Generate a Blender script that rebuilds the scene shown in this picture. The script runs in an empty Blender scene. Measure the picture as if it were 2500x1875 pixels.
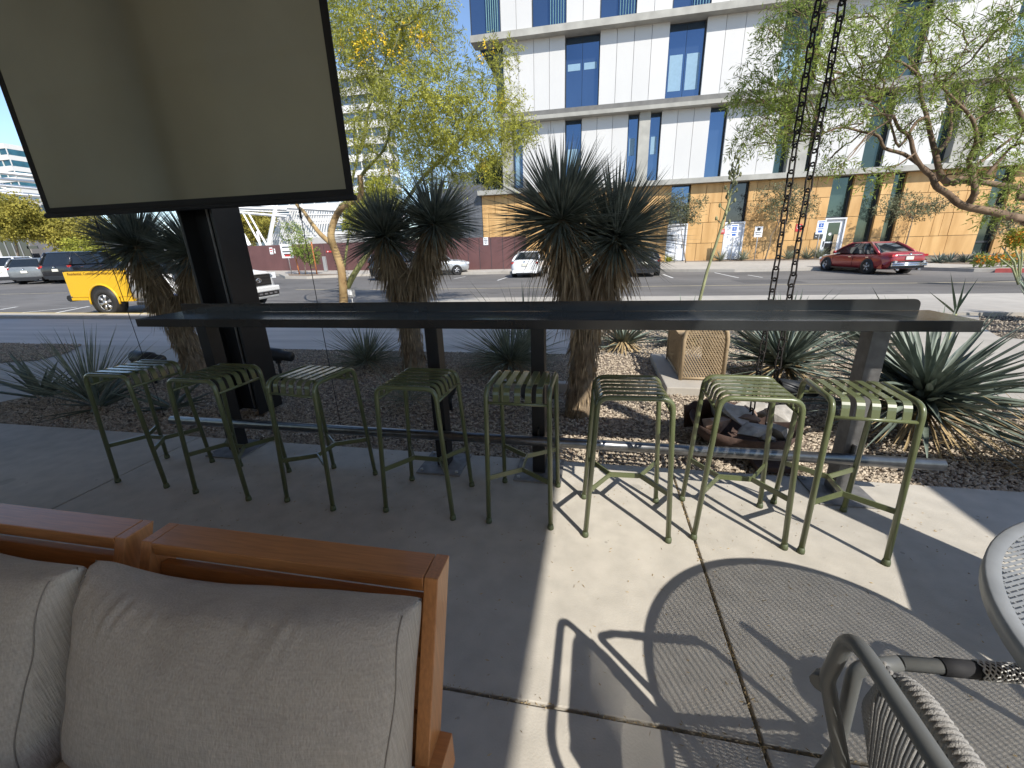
import bpy, bmesh, math, random
import numpy as np
from mathutils import Vector, Matrix

# ------------------------------------------------------------------ camera, light, exposure
sc = bpy.context.scene
R = math.radians
F_PX, IMG_W, IMG_H = 1002.46, 2500.0, 1875.0
CAM_H, PITCH, ROLL, YAW = 1.3966, 0.32283, -0.032482, R(11.57)

def cam_rows():
    cp, sp = math.cos(PITCH), math.sin(PITCH)
    cr, sr = math.cos(ROLL), math.sin(ROLL)
    R0 = np.array([[1, 0, 0], [0, -sp, -cp], [0, cp, -sp]])
    Rr = np.array([[cr, -sr, 0], [sr, cr, 0], [0, 0, 1]])
    c, s = math.cos(-YAW), math.sin(-YAW)
    Rz = np.array([[c, -s, 0], [s, c, 0], [0, 0, 1]])
    return Rr @ R0 @ Rz
CR = cam_rows()
cam_data = bpy.data.cameras.new('Camera')
cam = bpy.data.objects.new('Camera', cam_data)
sc.collection.objects.link(cam)
M = Matrix.Identity(4)
for i in range(3):
    M[i][0], M[i][1], M[i][2] = CR[0][i], -CR[1][i], -CR[2][i]
M[2][3] = CAM_H
cam.matrix_world = M
cam_data.sensor_width = 36.0
cam_data.lens = 36.0 * F_PX / IMG_W
cam_data.clip_start, cam_data.clip_end = 0.02, 3000
sc.camera = cam

SUN_AZ, SUN_EL = R(-51.0), R(43.0)
sun_dir = Vector((math.cos(SUN_AZ) * math.cos(SUN_EL), math.sin(SUN_AZ) * math.cos(SUN_EL), math.sin(SUN_EL)))
world = bpy.data.worlds.new('World'); sc.world = world; world.use_nodes = True
wn = world.node_tree
bg = wn.nodes['Background']
sky = wn.nodes.new('ShaderNodeTexSky'); sky.sky_type = 'NISHITA'; sky.sun_disc = False
sky.sun_elevation = SUN_EL
sky.sun_rotation = math.atan2(sun_dir.x, sun_dir.y)
sky.altitude = 900; sky.air_density = 1.0; sky.dust_density = 0.5; sky.ozone_density = 2.4
wn.links.new(sky.outputs[0], bg.inputs[0]); bg.inputs[1].default_value = 0.145
sun_data = bpy.data.lights.new('Sun', 'SUN'); sun_data.energy = 4.2; sun_data.angle = R(0.53); sun_data.color = (1.0, 0.955, 0.88)
sun = bpy.data.objects.new('Sun', sun_data); sc.collection.objects.link(sun)
sun.rotation_euler = sun_dir.to_track_quat('Z', 'Y').to_euler()
sun.location = (20, -20, 30)
sc.view_settings.view_transform = 'Standard'; sc.view_settings.look = 'None'
sc.view_settings.exposure = 0.66; sc.view_settings.gamma = 1.0
sc.view_settings.use_curve_mapping = False
sc.render.engine = 'CYCLES'
sc.cycles.max_bounces = 8; sc.cycles.diffuse_bounces = 4; sc.cycles.transparent_max_bounces = 8

# ------------------------------------------------------------------ helpers
rng = random.Random(7)
nr = np.random.RandomState(11)
COL = sc.collection

def ray(px, py):
    d = CR.T @ np.array([(px - IMG_W / 2) / F_PX, (py - IMG_H / 2) / F_PX, 1.0])
    return Vector(d)
def at(px, py, Y):
    d = ray(px, py); return Vector((0, 0, CAM_H)) + d * (Y / d.y)
def gz(x, y):
    s = 1 - 1.3 * min(max((-10 - x) / 26, 0), 1)
    return -0.35 * min(max((y - 5.5) / 16.5, 0), 1) * s
def gat(px, py):
    z = 0.0; p = None
    for _ in range(40):
        d = ray(px, py); p = Vector((0, 0, CAM_H)) + d * ((z - CAM_H) / d.z)
        z = .5 * z + .5 * gz(p.x, p.y)
    return p

MATS = {}
def pmat(name, col, rough=.6, metal=0.0, var=.12, scale=6.0, bump=0.0, bscale=80.0, col2=None, rnd=0.0,
         spec=.5, coat=0.0, trans=0.0, stretch=None, detail=4.0, big=0.0):
    m = bpy.data.materials.new(name); m.use_nodes = True
    t = m.node_tree; b = t.nodes['Principled BSDF']; L = t.links.new
    b.inputs['Roughness'].default_value = rough; b.inputs['Metallic'].default_value = metal
    b.inputs['Specular IOR Level'].default_value = spec; b.inputs['Coat Weight'].default_value = coat
    tc = t.nodes.new('ShaderNodeTexCoord'); src = tc.outputs['Object']
    if stretch:
        mp = t.nodes.new('ShaderNodeMapping'); mp.inputs['Scale'].default_value = stretch
        L(src, mp.inputs[0]); src = mp.outputs[0]
    n = t.nodes.new('ShaderNodeTexNoise'); n.inputs['Scale'].default_value = scale; n.inputs['Detail'].default_value = detail
    L(src, n.inputs['Vector'])
    rp = t.nodes.new('ShaderNodeValToRGB'); L(n.outputs[0], rp.inputs[0])
    c1 = [max(0, c * (1 - var)) for c in col]; c2 = list(col2) if col2 else [min(1, c * (1 + var)) for c in col]
    rp.color_ramp.elements[0].position = .3; rp.color_ramp.elements[1].position = .7
    rp.color_ramp.elements[0].color = (*c1, 1); rp.color_ramp.elements[1].color = (*c2, 1)
    out = rp.outputs[0]
    if big:
        n3 = t.nodes.new('ShaderNodeTexNoise'); n3.inputs['Scale'].default_value = scale * .09; n3.inputs['Detail'].default_value = 6
        L(tc.outputs['Object'], n3.inputs['Vector'])
        mr = t.nodes.new('ShaderNodeMapRange'); mr.inputs[1].default_value = .3; mr.inputs[2].default_value = .7
        mr.inputs[3].default_value = 1 - big; mr.inputs[4].default_value = 1 + big
        L(n3.outputs[0], mr.inputs[0])
        hs = t.nodes.new('ShaderNodeHueSaturation'); L(out, hs.inputs['Color']); L(mr.outputs[0], hs.inputs['Value']); out = hs.outputs[0]
    if rnd:
        oi = t.nodes.new('ShaderNodeObjectInfo')
        mr = t.nodes.new('ShaderNodeMapRange'); mr.inputs[3].default_value = 1 - rnd; mr.inputs[4].default_value = 1 + rnd
        L(oi.outputs['Random'], mr.inputs[0])
        hs = t.nodes.new('ShaderNodeHueSaturation'); L(out, hs.inputs['Color']); L(mr.outputs[0], hs.inputs['Value']); out = hs.outputs[0]
    L(out, b.inputs['Base Color'])
    if bump:
        n2 = t.nodes.new('ShaderNodeTexNoise'); n2.inputs['Scale'].default_value = bscale; n2.inputs['Detail'].default_value = 5
        L(src, n2.inputs['Vector'])
        bp = t.nodes.new('ShaderNodeBump'); bp.inputs['Strength'].default_value = bump; bp.inputs['Distance'].default_value = .01
        L(n2.outputs[0], bp.inputs['Height']); L(bp.outputs[0], b.inputs['Normal'])
    if trans:
        tr = t.nodes.new('ShaderNodeBsdfTranslucent'); L(out, tr.inputs[0])
        mx = t.nodes.new('ShaderNodeMixShader'); mx.inputs[0].default_value = trans
        L(b.outputs[0], mx.inputs[1]); L(tr.outputs[0], mx.inputs[2])
        L(mx.outputs[0], t.nodes['Material Output'].inputs[0])
    MATS[name] = m
    return m

def rotm(rz=0, rx=0, ry=0):
    return Matrix.Rotation(rz, 3, 'Z') @ Matrix.Rotation(ry, 3, 'Y') @ Matrix.Rotation(rx, 3, 'X')

class MB:
    def __init__(s): s.v = []; s.f = []; s.sm = []
    def add(s, vs, fs, smooth=False):
        o = len(s.v); s.v += [tuple(p) for p in vs]; s.f += [tuple(i + o for i in f) for f in fs]; s.sm += [smooth] * len(fs); return s
    def box(s, c, d, m=None):
        hx, hy, hz = d[0] / 2, d[1] / 2, d[2] / 2; c = Vector(c)
        vs = [Vector((x, y, z)) for x in (-hx, hx) for y in (-hy, hy) for z in (-hz, hz)]
        if m is not None: vs = [m @ p for p in vs]
        return s.add([c + p for p in vs], [(0, 1, 3, 2), (4, 6, 7, 5), (0, 4, 5, 1), (2, 3, 7, 6), (0, 2, 6, 4), (1, 5, 7, 3)])
    def bb(s, x0, x1, y0, y1, z0, z1):
        return s.box(((x0 + x1) / 2, (y0 + y1) / 2, (z0 + z1) / 2), (x1 - x0, y1 - y0, z1 - z0))
    def tube(s, pts, r, n=8, caps=True, smooth=True, closed=False, sx=1.0):
        pts = [Vector(p) for p in pts]; k = len(pts)
        rr = r if isinstance(r, (list, tuple)) else [r] * k
        tang = []
        for i in range(k):
            if closed: d = pts[(i + 1) % k] - pts[i - 1]
            else: d = pts[min(i + 1, k - 1)] - pts[max(i - 1, 0)]
            tang.append(d.normalized() if d.length > 1e-9 else Vector((0, 0, 1)))
        up = Vector((0, 0, 1)) if abs(tang[0].z) < .9 else Vector((1, 0, 0))
        nx = tang[0].cross(up).normalized(); vs = []
        for i in range(k):
            t = tang[i]; nx = (nx - t * nx.dot(t))
            nx = nx.normalized() if nx.length > 1e-6 else t.orthogonal().normalized()
            ny = t.cross(nx)
            for j in range(n):
                a = 2 * math.pi * j / n
                vs.append(pts[i] + nx * (math.cos(a) * rr[i] * sx) + ny * (math.sin(a) * rr[i]))
        fs = []
        for i in range(k if closed else k - 1):
            a, b = i * n, ((i + 1) % k) * n
            for j in range(n): fs.append((a + j, a + (j + 1) % n, b + (j + 1) % n, b + j))
        s.add(vs, fs, smooth)
        if caps and not closed:
            o = len(s.v) - len(vs)
            s.f += [tuple(o + j for j in reversed(range(n))), tuple(o + (k - 1) * n + j for j in range(n))]; s.sm += [False, False]
        return s
    def lathe(s, prof, c=(0, 0, 0), n=20, m=None, smooth=True):
        c = Vector(c); vs = []; k = len(prof)
        for r, z in prof:
            for j in range(n):
                a = 2 * math.pi * j / n; p = Vector((r * math.cos(a), r * math.sin(a), z))
                vs.append(c + (m @ p if m is not None else p))
        fs = [(i * n + j, i * n + (j + 1) % n, (i + 1) * n + (j + 1) % n, (i + 1) * n + j) for i in range(k - 1) for j in range(n)]
        return s.add(vs, fs, smooth)
    def prism(s, poly, z0, z1):
        n = len(poly)
        vs = [(x, y, z0) for x, y in poly] + [(x, y, z1) for x, y in poly]
        fs = [tuple(reversed(range(n))), tuple(range(n, 2 * n))] + [(i, (i + 1) % n, n + (i + 1) % n, n + i) for i in range(n)]
        return s.add(vs, fs)
    def build(s, name, mat, parent=None, bevel=0, **kw):
        me = bpy.data.meshes.new(name); me.from_pydata(s.v, [], s.f)
        me.polygons.foreach_set('use_smooth', s.sm); me.update()
        return link(name, me, mat, parent, bevel, **kw)

def link(name, me, mat, parent=None, bevel=0, label=None, cat=None, group=None, kind=None):
    if mat is not None and not me.materials: me.materials.append(MATS[mat] if isinstance(mat, str) else mat)
    o = bpy.data.objects.new(name, me); COL.objects.link(o)
    if parent is not None: o.parent = parent
    if bevel:
        b = o.modifiers.new('Bevel', 'BEVEL'); b.width = bevel; b.segments = 2; b.limit_method = 'ANGLE'; b.angle_limit = R(40)
    tag(o, label, cat, group, kind); return o
def tag(o, label=None, cat=None, group=None, kind=None):
    if label: o['label'] = label
    if cat: o['category'] = cat
    if group: o['group'] = group
    if kind: o['kind'] = kind
    return o
def thing(name, label, cat, loc=(0, 0, 0), rz=0, group=None):
    o = bpy.data.objects.new(name, None); COL.objects.link(o); o.location = loc; o.rotation_euler = (0, 0, rz)
    o.empty_display_size = .1
    return tag(o, label, cat, group)
def copy_tree(o, parent=None):
    c = o.copy(); COL.objects.link(c); c.parent = parent
    for ch in list(o.children): copy_tree(ch, c)
    return c
def npmesh(name, V, F, mat, parent=None, smooth=False, **kw):
    me = bpy.data.meshes.new(name); me.from_pydata(np.asarray(V).tolist(), [], np.asarray(F).tolist())
    if smooth: me.polygons.foreach_set('use_smooth', [True] * len(me.polygons))
    me.update(); return link(name, me, mat, parent, **kw)
def unit(a): return a / np.maximum(np.linalg.norm(a, axis=-1, keepdims=True), 1e-9)
def blades(base, d, L, W, droop, prof, fold=0.0, twist=None):
    """strips of k stations x 3 vertices; base,d:(n,3) L,W,droop:(n,) prof: width factors"""
    base = np.asarray(base, float); d = unit(np.asarray(d, float)); n = len(base); k = len(prof)
    L = np.broadcast_to(L, (n,)); W = np.broadcast_to(W, (n,)); droop = np.broadcast_to(droop, (n,))
    up = np.tile(np.array([0., 0, 1]), (n, 1)); par = np.abs(d[:, 2]) > .97; up[par] = (1, 0, 0)
    side = unit(np.cross(d, up)); nor = np.cross(side, d)
    if twist is not None:
        c, s_ = np.cos(twist)[:, None], np.sin(twist)[:, None]; side, nor = side * c + nor * s_, nor * c - side * s_
    V = np.zeros((n, k, 3, 3))
    for i in range(k):
        t = i / (k - 1)
        p = base + d * (L * t)[:, None]; p[:, 2] -= droop * t * t
        w = (W * prof[i] / 2)[:, None]
        V[:, i, 0] = p - side * w + nor * w * fold; V[:, i, 1] = p - nor * w * fold * .5; V[:, i, 2] = p + side * w + nor * w * fold
    idx = (np.arange(n) * k * 3)[:, None, None]
    st = (np.arange(k - 1) * 3)[None, :, None]
    q1 = idx + st + np.array([0, 1, 4, 3]); q2 = idx + st + np.array([1, 2, 5, 4])
    return V.reshape(-1, 3), np.concatenate([q1.reshape(-1, 4), q2.reshape(-1, 4)])
def flat_blades(base, d, L, W, twist=None, droop=0.0):
    """single diamond quads, for small leaves"""
    base = np.asarray(base, float); d = unit(np.asarray(d, float)); n = len(base)
    rnd = unit(nr.normal(size=(n, 3))); side = unit(np.cross(d, rnd))
    L = np.broadcast_to(L, (n,))[:, None]; W = np.broadcast_to(W, (n,))[:, None]
    V = np.zeros((n, 4, 3)); V[:, 0] = base; V[:, 1] = base + d * L * .5 + side * W / 2; V[:, 2] = base + d * L; V[:, 3] = base + d * L * .5 - side * W / 2
    V[:, 2, 2] -= droop
    return V.reshape(-1, 3), (np.arange(n) * 4)[:, None] + np.array([0, 1, 2, 3])
def spread(n, el0=-1.2, el1=1.5, bias=1.0):
    """directions spread over a ball between two elevations"""
    az = nr.uniform(0, 2 * math.pi, n); s0, s1 = math.sin(el0), math.sin(el1)
    z = s0 + (s1 - s0) * nr.uniform(0, 1, n) ** bias
    r = np.sqrt(np.maximum(0, 1 - z * z)); return np.stack([r * np.cos(az), r * np.sin(az), z], -1)
def text_mesh(txt, size, mat, parent, mtx, name='lettering', extrude=.002):
    cu = bpy.data.curves.new(name, 'FONT'); cu.body = txt; cu.size = size; cu.extrude = extrude; cu.resolution_u = 2
    o = bpy.data.objects.new(name, cu); COL.objects.link(o)
    dg = bpy.context.evaluated_depsgraph_get(); me = bpy.data.meshes.new_from_object(o.evaluated_get(dg))
    bpy.data.objects.remove(o); me.materials.clear(); me.transform(mtx)
    return link(name, me, mat, parent)
# ------------------------------------------------------------------ materials
pmat('concrete', (.45, .415, .355), .85, var=.10, scale=9, bump=.15, bscale=140, big=.12, detail=8)
pmat('walk_concrete', (.37, .34, .295), .9, var=.08, scale=4, bump=.1, bscale=90, big=.10)
pmat('facade_concrete', (.33, .32, .285), .85, var=.14, scale=1.6, bump=.1, bscale=20, big=.15)
pmat('dark_concrete', (.10, .105, .115), .9, var=.2, scale=1.2, stretch=(4, 4, .5), big=.1)
pmat('asphalt', (.125, .116, .106), .9, var=.16, scale=2.2, bump=.25, bscale=220, big=.30, stretch=(.35, 1.6, 1))
pmat('soil', (.20, .155, .115), .95, var=.25, scale=14, bump=.5, bscale=70, big=.15)
pmat('stone_chips', (.40, .335, .255), .9, var=.42, scale=34)
pmat('joint_filler', (.16, .13, .09), .95, var=.5, scale=160, col2=(.42, .36, .24))
pmat('white_paint_line', (.62, .61, .58), .8, var=.18, scale=9)
pmat('yellow_paint_line', (.66, .50, .16), .8, var=.12, scale=9)
pmat('pale_yellow_line', (.40, .34, .22), .85, var=.2, scale=5)
pmat('red_paint', (.34, .06, .05), .7, var=.15, scale=4)
pmat('black_steel', (.010, .010, .011), .40, var=.2, scale=14, spec=.5, bump=.03, bscale=60)
pmat('table_steel', (.020, .021, .021), .20, var=.35, scale=5, spec=.6, bump=.03, bscale=25, stretch=(1, 3, 1))
pmat('sunlit_steel', (.16, .155, .15), .5, metal=.5, var=.25, scale=22, bump=.05)  # black post steel lightened as if in sun
pmat('plate_steel', (.20, .195, .19), .6, metal=.35, var=.3, scale=16, bump=.12)
pmat('rail_steel', (.17, .17, .172), .30, metal=.85, var=.2, scale=30)
pmat('stool_green', (.104, .120, .053), .30, var=.10, scale=9, spec=.5, coat=.35)
pmat('foot_cap', (.07, .085, .04), .6)
pmat('screen_fabric', (.285, .258, .170), .9, var=.08, scale=1.2, trans=.45, bump=.05, bscale=400)
pmat('black_cloth', (.010, .010, .011), .8, var=.1)
pmat('wire', (.02, .02, .02), .6)
pmat('chain_iron', (.022, .018, .016), .75, var=.4, scale=60, metal=.3)
pmat('rust_steel', (.07, .042, .033), .85, var=.35, scale=12, bump=.2)
pmat('rock_grey', (.33, .31, .28), .9, var=.35, scale=14, bump=.6, bscale=26, rnd=.3)
pmat('rock_brown', (.22, .15, .11), .9, var=.35, scale=14, bump=.6, bscale=26, rnd=.3)
pmat('tan_paint', (.36, .27, .165), .6, var=.1, scale=12)
pmat('lamp_black', (.018, .02, .022), .5, var=.15)
pmat('teak', (.45, .18, .055), .36, var=.15, scale=5, stretch=(2, 30, 30), bump=.02, bscale=30, coat=.12, rnd=.10)
pmat('teak_side', (.46, .19, .062), .36, var=.15, scale=5, stretch=(30, 30, 2), bump=.02, bscale=30, coat=.12, rnd=.10)
pmat('cushion_linen', (.45, .385, .31), .95, var=.09, scale=5, bump=.35, bscale=420, spec=.15, detail=10)
pmat('piping', (.26, .22, .175), .95)
pmat('chair_frame', (.105, .108, .104), .45, var=.08, scale=20)
pmat('cord_grey', (.27, .26, .245), .9, var=.14, scale=160, bump=.5, bscale=500)
pmat('cord_dark', (.10, .10, .10), .9, var=.14, scale=160)
pmat('rope_black', (.012, .012, .014), .8)
pmat('rope_white', (.62, .61, .58), .8)
pmat('table_grey', (.24, .25, .255), .4, var=.08, scale=20)
pmat('white_panel', (.53, .52, .50), .5, var=.02, scale=.8, rnd=.03, big=.04, stretch=(1, 1, .5))
pmat('soffit_white', (.62, .62, .62), .7)
pmat('flashing', (.13, .125, .115), .6, var=.2, scale=2)
pmat('wood_panel', (.54, .305, .105), .6, var=.18, scale=1.0, stretch=(2.2, 2.2, .45), rnd=.07, col2=(.60, .37, .15), bump=.03, bscale=12)
pmat('blue_glass', (.095, .145, .225), .04, metal=.85, var=.06, scale=.4, rnd=.12)
pmat('green_glass', (.055, .082, .075), .05, metal=.55, var=.15, scale=.7, rnd=.15)
pmat('blind', (.20, .32, .42), .5, var=.06)
pmat('fin_glass', (.22, .38, .36), .15, var=.1)
pmat('dark_frame', (.045, .05, .055), .45)
pmat('alu_frame', (.62, .63, .65), .4, var=.05)
pmat('door_white', (.68, .69, .72), .5, var=.03)
pmat('brown_metal', (.115, .052, .048), .5, var=.12, scale=1.4, stretch=(1, 1, .6), rnd=.07, big=.1)
pmat('tower_white', (.62, .61, .58), .8, var=.05)
pmat('tower_glass', (.12, .16, .20), .12, metal=.5, var=.2, scale=.3)
pmat('teal_glass', (.06, .16, .19), .1, metal=.6, var=.25, scale=.3)
pmat('structure_white', (.72, .71, .69), .6, var=.03)
pmat('block_grey', (.44, .42, .39), .85, var=.08, scale=1)
pmat('dark_grey_wall', (.15, .15, .16), .9)
pmat('car_glass', (.012, .015, .018), .04, var=.1, spec=.8)
pmat('car_trim', (.014, .014, .015), .5)
pmat('tyre', (.02, .019, .018), .85, var=.2, scale=40)
pmat('rim_alu', (.55, .55, .56), .3, metal=.8)
pmat('rim_dark', (.05, .05, .05), .4, metal=.5)
pmat('chrome', (.70, .70, .72), .15, metal=1.0)
pmat('red_lamp', (.42, .02, .02), .2, coat=.5)
pmat('head_lamp', (.60, .62, .65), .15, coat=.5)
pmat('plate_white', (.65, .62, .52), .6)
pmat('paint_yellow', (.72, .42, .012), .35, coat=.4, var=.05, scale=40)
pmat('paint_white', (.72, .72, .71), .3, coat=.5, var=.02)
pmat('paint_red', (.27, .018, .022), .28, coat=.6, var=.06, metal=.25)
pmat('paint_black', (.012, .012, .014), .25, coat=.6)
pmat('paint_grey', (.19, .20, .205), .3, coat=.5, metal=.3)
pmat('paint_silver', (.42, .43, .43), .3, coat=.5, metal=.4)
pmat('sign_white', (.74, .74, .74), .5, var=.02)
pmat('sign_blue', (.03, .11, .38), .5)
pmat('sign_red', (.50, .04, .035), .5)
pmat('sign_ink', (.03, .03, .03), .6)
pmat('ink_brown', (.10, .03, .01), .6)
pmat('galv', (.38, .38, .37), .5, metal=.4, var=.15, scale=20)
pmat('stake_orange', (.42, .15, .05), .8, var=.2)
pmat('yucca_leaf', (.14, .165, .135), .4, var=.5, scale=9, col2=(.28, .31, .25), trans=.08)
pmat('dead_leaf', (.30, .21, .125), .9, var=.5, scale=8, col2=(.44, .33, .20), trans=.1)
pmat('yucca_bark', (.19, .135, .085), .95, var=.5, scale=22, stretch=(1, 1, .5), bump=1.0, bscale=40, col2=(.30, .225, .145))
pmat('agave_leaf', (.115, .148, .12), .5, var=.3, scale=9, rnd=.25, col2=(.19, .225, .18), trans=.06)
pmat('grass_leaf', (.18, .21, .145), .6, var=.4, scale=12, col2=(.33, .35, .25), trans=.12)
pmat('straw', (.34, .25, .13), .95, var=.3, scale=12)
pmat('palo_bark', (.33, .20, .085), .85, var=.35, scale=5, stretch=(1, 1, .35), col2=(.42, .30, .14), bump=.3, bscale=30)
pmat('palo_green_bark', (.16, .165, .06), .85, var=.3, scale=5)
pmat('palo_leaf', (.29, .315, .035), .7, var=.35, scale=.9, col2=(.46, .45, .06), trans=.35)
pmat('palo_flower', (.75, .50, .02), .7, var=.2, scale=3, trans=.2)
pmat('mesq_leaf', (.19, .26, .04), .7, var=.4, scale=1.2, col2=(.32, .40, .075), trans=.35)
pmat('mesq_bark', (.14, .085, .05), .9, var=.4, scale=9, col2=(.22, .15, .095), bump=.4, bscale=40)
pmat('olive_leaf', (.13, .14, .065), .8, var=.4, scale=2, col2=(.21, .22, .12), trans=.2)
pmat('dark_leaf', (.03, .055, .025), .8, var=.5, scale=1.5, trans=.15)
pmat('gold_leaf', (.30, .27, .04), .8, var=.4, scale=.8, col2=(.42, .36, .06), trans=.25)
pmat('flower_orange', (.80, .30, .02), .7, trans=.2)
pmat('trunk_grey', (.18, .14, .10), .9, var=.3)
pmat('aloe_leaf', (.14, .19, .13), .5, var=.2, scale=8, rnd=.15)
pmat('stalk', (.26, .27, .14), .8, var=.25, scale=10)
pmat('lamp_glass', (.8, .8, .78), .2)
pmat('plaster', (.74, .64, .52), .9, var=.05)
pmat('roof_soffit', (.58, .46, .34), .8, var=.1)

def see_through(mname, f):      # open weave: a little of what is behind shows through
    t = MATS[mname].node_tree; out = t.nodes['Material Output']; old = out.inputs[0].links[0].from_socket
    tp = t.nodes.new('ShaderNodeBsdfTransparent'); mx = t.nodes.new('ShaderNodeMixShader'); mx.inputs[0].default_value = f
    t.links.new(old, mx.inputs[1]); t.links.new(tp.outputs[0], mx.inputs[2]); t.links.new(mx.outputs[0], out.inputs[0])
see_through('screen_fabric', .0022)
# faint vertical weave and glow-free folds in the cushion cloth: a fine two-way weave in the bump
def weave(mname, sx, sz, strength):
    m = MATS[mname]; t = m.node_tree; b = t.nodes['Principled BSDF']; L = t.links.new
    tc = t.nodes.new('ShaderNodeTexCoord'); w = []
    for scl in ((sx, sx, 3), (26, 26, sz * .8)):
        mp = t.nodes.new('ShaderNodeMapping'); mp.inputs['Scale'].default_value = scl; L(tc.outputs['Object'], mp.inputs[0])
        n = t.nodes.new('ShaderNodeTexNoise'); n.inputs['Scale'].default_value = 1; n.inputs['Detail'].default_value = 6; L(mp.outputs[0], n.inputs['Vector']); w.append(n)
    ad = t.nodes.new('ShaderNodeMath'); ad.operation = 'MULTIPLY_ADD'; L(w[1].outputs[0], ad.inputs[0]); ad.inputs[1].default_value = .45; L(w[0].outputs[0], ad.inputs[2])
    bp = t.nodes.new('ShaderNodeBump'); bp.inputs['Strength'].default_value = strength; bp.inputs['Distance'].default_value = .004
    L(ad.outputs[0], bp.inputs['Height']); L(bp.outputs[0], b.inputs['Normal'])
    old = b.inputs['Base Color'].links[0].from_socket
    mr = t.nodes.new('ShaderNodeMapRange'); mr.inputs[1].default_value = .5; mr.inputs[2].default_value = .95; mr.inputs[3].default_value = .84; mr.inputs[4].default_value = 1.12
    L(ad.outputs[0], mr.inputs[0])
    hs = t.nodes.new('ShaderNodeHueSaturation'); L(old, hs.inputs['Color']); L(mr.outputs[0], hs.inputs['Value']); L(hs.outputs[0], b.inputs['Base Color'])
weave('cushion_linen', 260, 330, .6)
def spots(mname, scale, size, dark):
    # sparse round stains (gum, drips, oil) with a ragged edge
    m = MATS[mname]; t = m.node_tree; b = t.nodes['Principled BSDF']; L = t.links.new
    tc = t.nodes.new('ShaderNodeTexCoord'); v = t.nodes.new('ShaderNodeTexVoronoi'); v.inputs['Scale'].default_value = scale; L(tc.outputs['Object'], v.inputs['Vector'])
    nz = t.nodes.new('ShaderNodeTexNoise'); nz.inputs['Scale'].default_value = scale * 5; L(tc.outputs['Object'], nz.inputs['Vector'])
    ad = t.nodes.new('ShaderNodeMath'); ad.operation = 'MULTIPLY_ADD'; L(nz.outputs[0], ad.inputs[0]); ad.inputs[1].default_value = size * 1.2; L(v.outputs['Distance'], ad.inputs[2])
    sp = t.nodes.new('ShaderNodeSeparateColor'); L(v.outputs['Color'], sp.inputs[0])
    lim = t.nodes.new('ShaderNodeMath'); lim.operation = 'MULTIPLY'; L(sp.outputs[0], lim.inputs[0]); lim.inputs[1].default_value = size * 2.2
    df = t.nodes.new('ShaderNodeMath'); df.operation = 'SUBTRACT'; L(ad.outputs[0], df.inputs[0]); L(lim.outputs[0], df.inputs[1])
    mr = t.nodes.new('ShaderNodeMapRange'); mr.inputs[1].default_value = -size * .25; mr.inputs[2].default_value = size * .25; mr.inputs[3].default_value = dark; mr.inputs[4].default_value = 1; L(df.outputs[0], mr.inputs[0])
    old = b.inputs['Base Color'].links[0].from_socket
    hs = t.nodes.new('ShaderNodeHueSaturation'); L(old, hs.inputs['Color']); L(mr.outputs[0], hs.inputs['Value']); L(hs.outputs[0], b.inputs['Base Color'])
spots('concrete', 2.6, .085, .80); spots('concrete', 9, .05, .72); spots('walk_concrete', 1.2, .06, .86); spots('asphalt', .55, .10, .72)
pmat('lane_asphalt', (.44, .405, .365), .85, var=.16, scale=1.4, bump=.15, bscale=160, big=.15, stretch=(.25, 2.4, 1))

# ------------------------------------------------------------------ ground
RZ = -0.03
def sheet(name, poly, zoff, mat, thick=0, parent=None, kind='structure', step=3.0, zf=None, **kw):
    zf = zf or gz
    bm = bmesh.new(); f = bm.faces.new([bm.verts.new((x, y, 0)) for x, y in poly])
    xs = [p[0] for p in poly]; ys = [p[1] for p in poly]
    for lo, hi, ax in ((min(xs), max(xs), 0), (min(ys), max(ys), 1)):
        c = math.ceil(lo / step) * step
        cuts = set()
        while c < hi: cuts.add(c); c += step
        if ax == 1: cuts |= {k for k in (5.5, 22.0) if lo < k < hi}
        for c in sorted(cuts):
            if c <= lo + .01 or c >= hi - .01: continue
            co = Vector((c, 0, 0)) if ax == 0 else Vector((0, c, 0)); no = Vector((1, 0, 0)) if ax == 0 else Vector((0, 1, 0))
            bmesh.ops.bisect_plane(bm, geom=bm.verts[:] + bm.edges[:] + bm.faces[:], plane_co=co, plane_no=no)
    for v in bm.verts: v.co.z = zf(v.co.x, v.co.y) + zoff
    bmesh.ops.recalc_face_normals(bm, faces=bm.faces)
    for f in bm.faces:
        if f.normal.z < 0: f.normal_flip()
    if thick:
        r = bmesh.ops.extrude_face_region(bm, geom=bm.faces[:])
        # the extruded copy becomes the bottom
        for e in r['geom']:
            if isinstance(e, bmesh.types.BMVert): e.co.z -= thick
        bmesh.ops.recalc_face_normals(bm, faces=bm.faces)
    me = bpy.data.meshes.new(name); bm.to_mesh(me); bm.free()
    return link(name, me, mat, parent, kind=kind, **kw)

g = MB(); g.add([(-900, -300, -.6), (900, -300, -.6), (900, 1500, -.6), (-900, 1500, -.6)], [(0, 1, 2, 3)]); g.build('ground', 'soil', kind='structure')
def coarse(x, y): return gz(x, y)
sheet('asphalt_road', [(-110, 5.5), (70, 5.5), (70, 60), (-110, 60)], RZ, 'asphalt', thick=.3, step=4)

# patio of cast concrete slabs with open joints
patio = thing('patio', None, None); patio['kind'] = 'structure'
xs = [-16, -9.7, -3.13, .522, 4.2, 8.0]; ys = [-8.0, -3.0, .915, 2.5]; J = .006
for i in range(len(xs) - 1):
    for j in range(len(ys) - 1):
        MB().bb(xs[i] + J, xs[i + 1] - J, ys[j] + J, ys[j + 1] - (0 if j == len(ys) - 2 else J), -.12, 0).build('slab', 'concrete', patio, bevel=.004)
MB().bb(-16, 8, -8, 2.49, -.3, -.022).build('joint_bed', 'joint_filler', patio)
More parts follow.
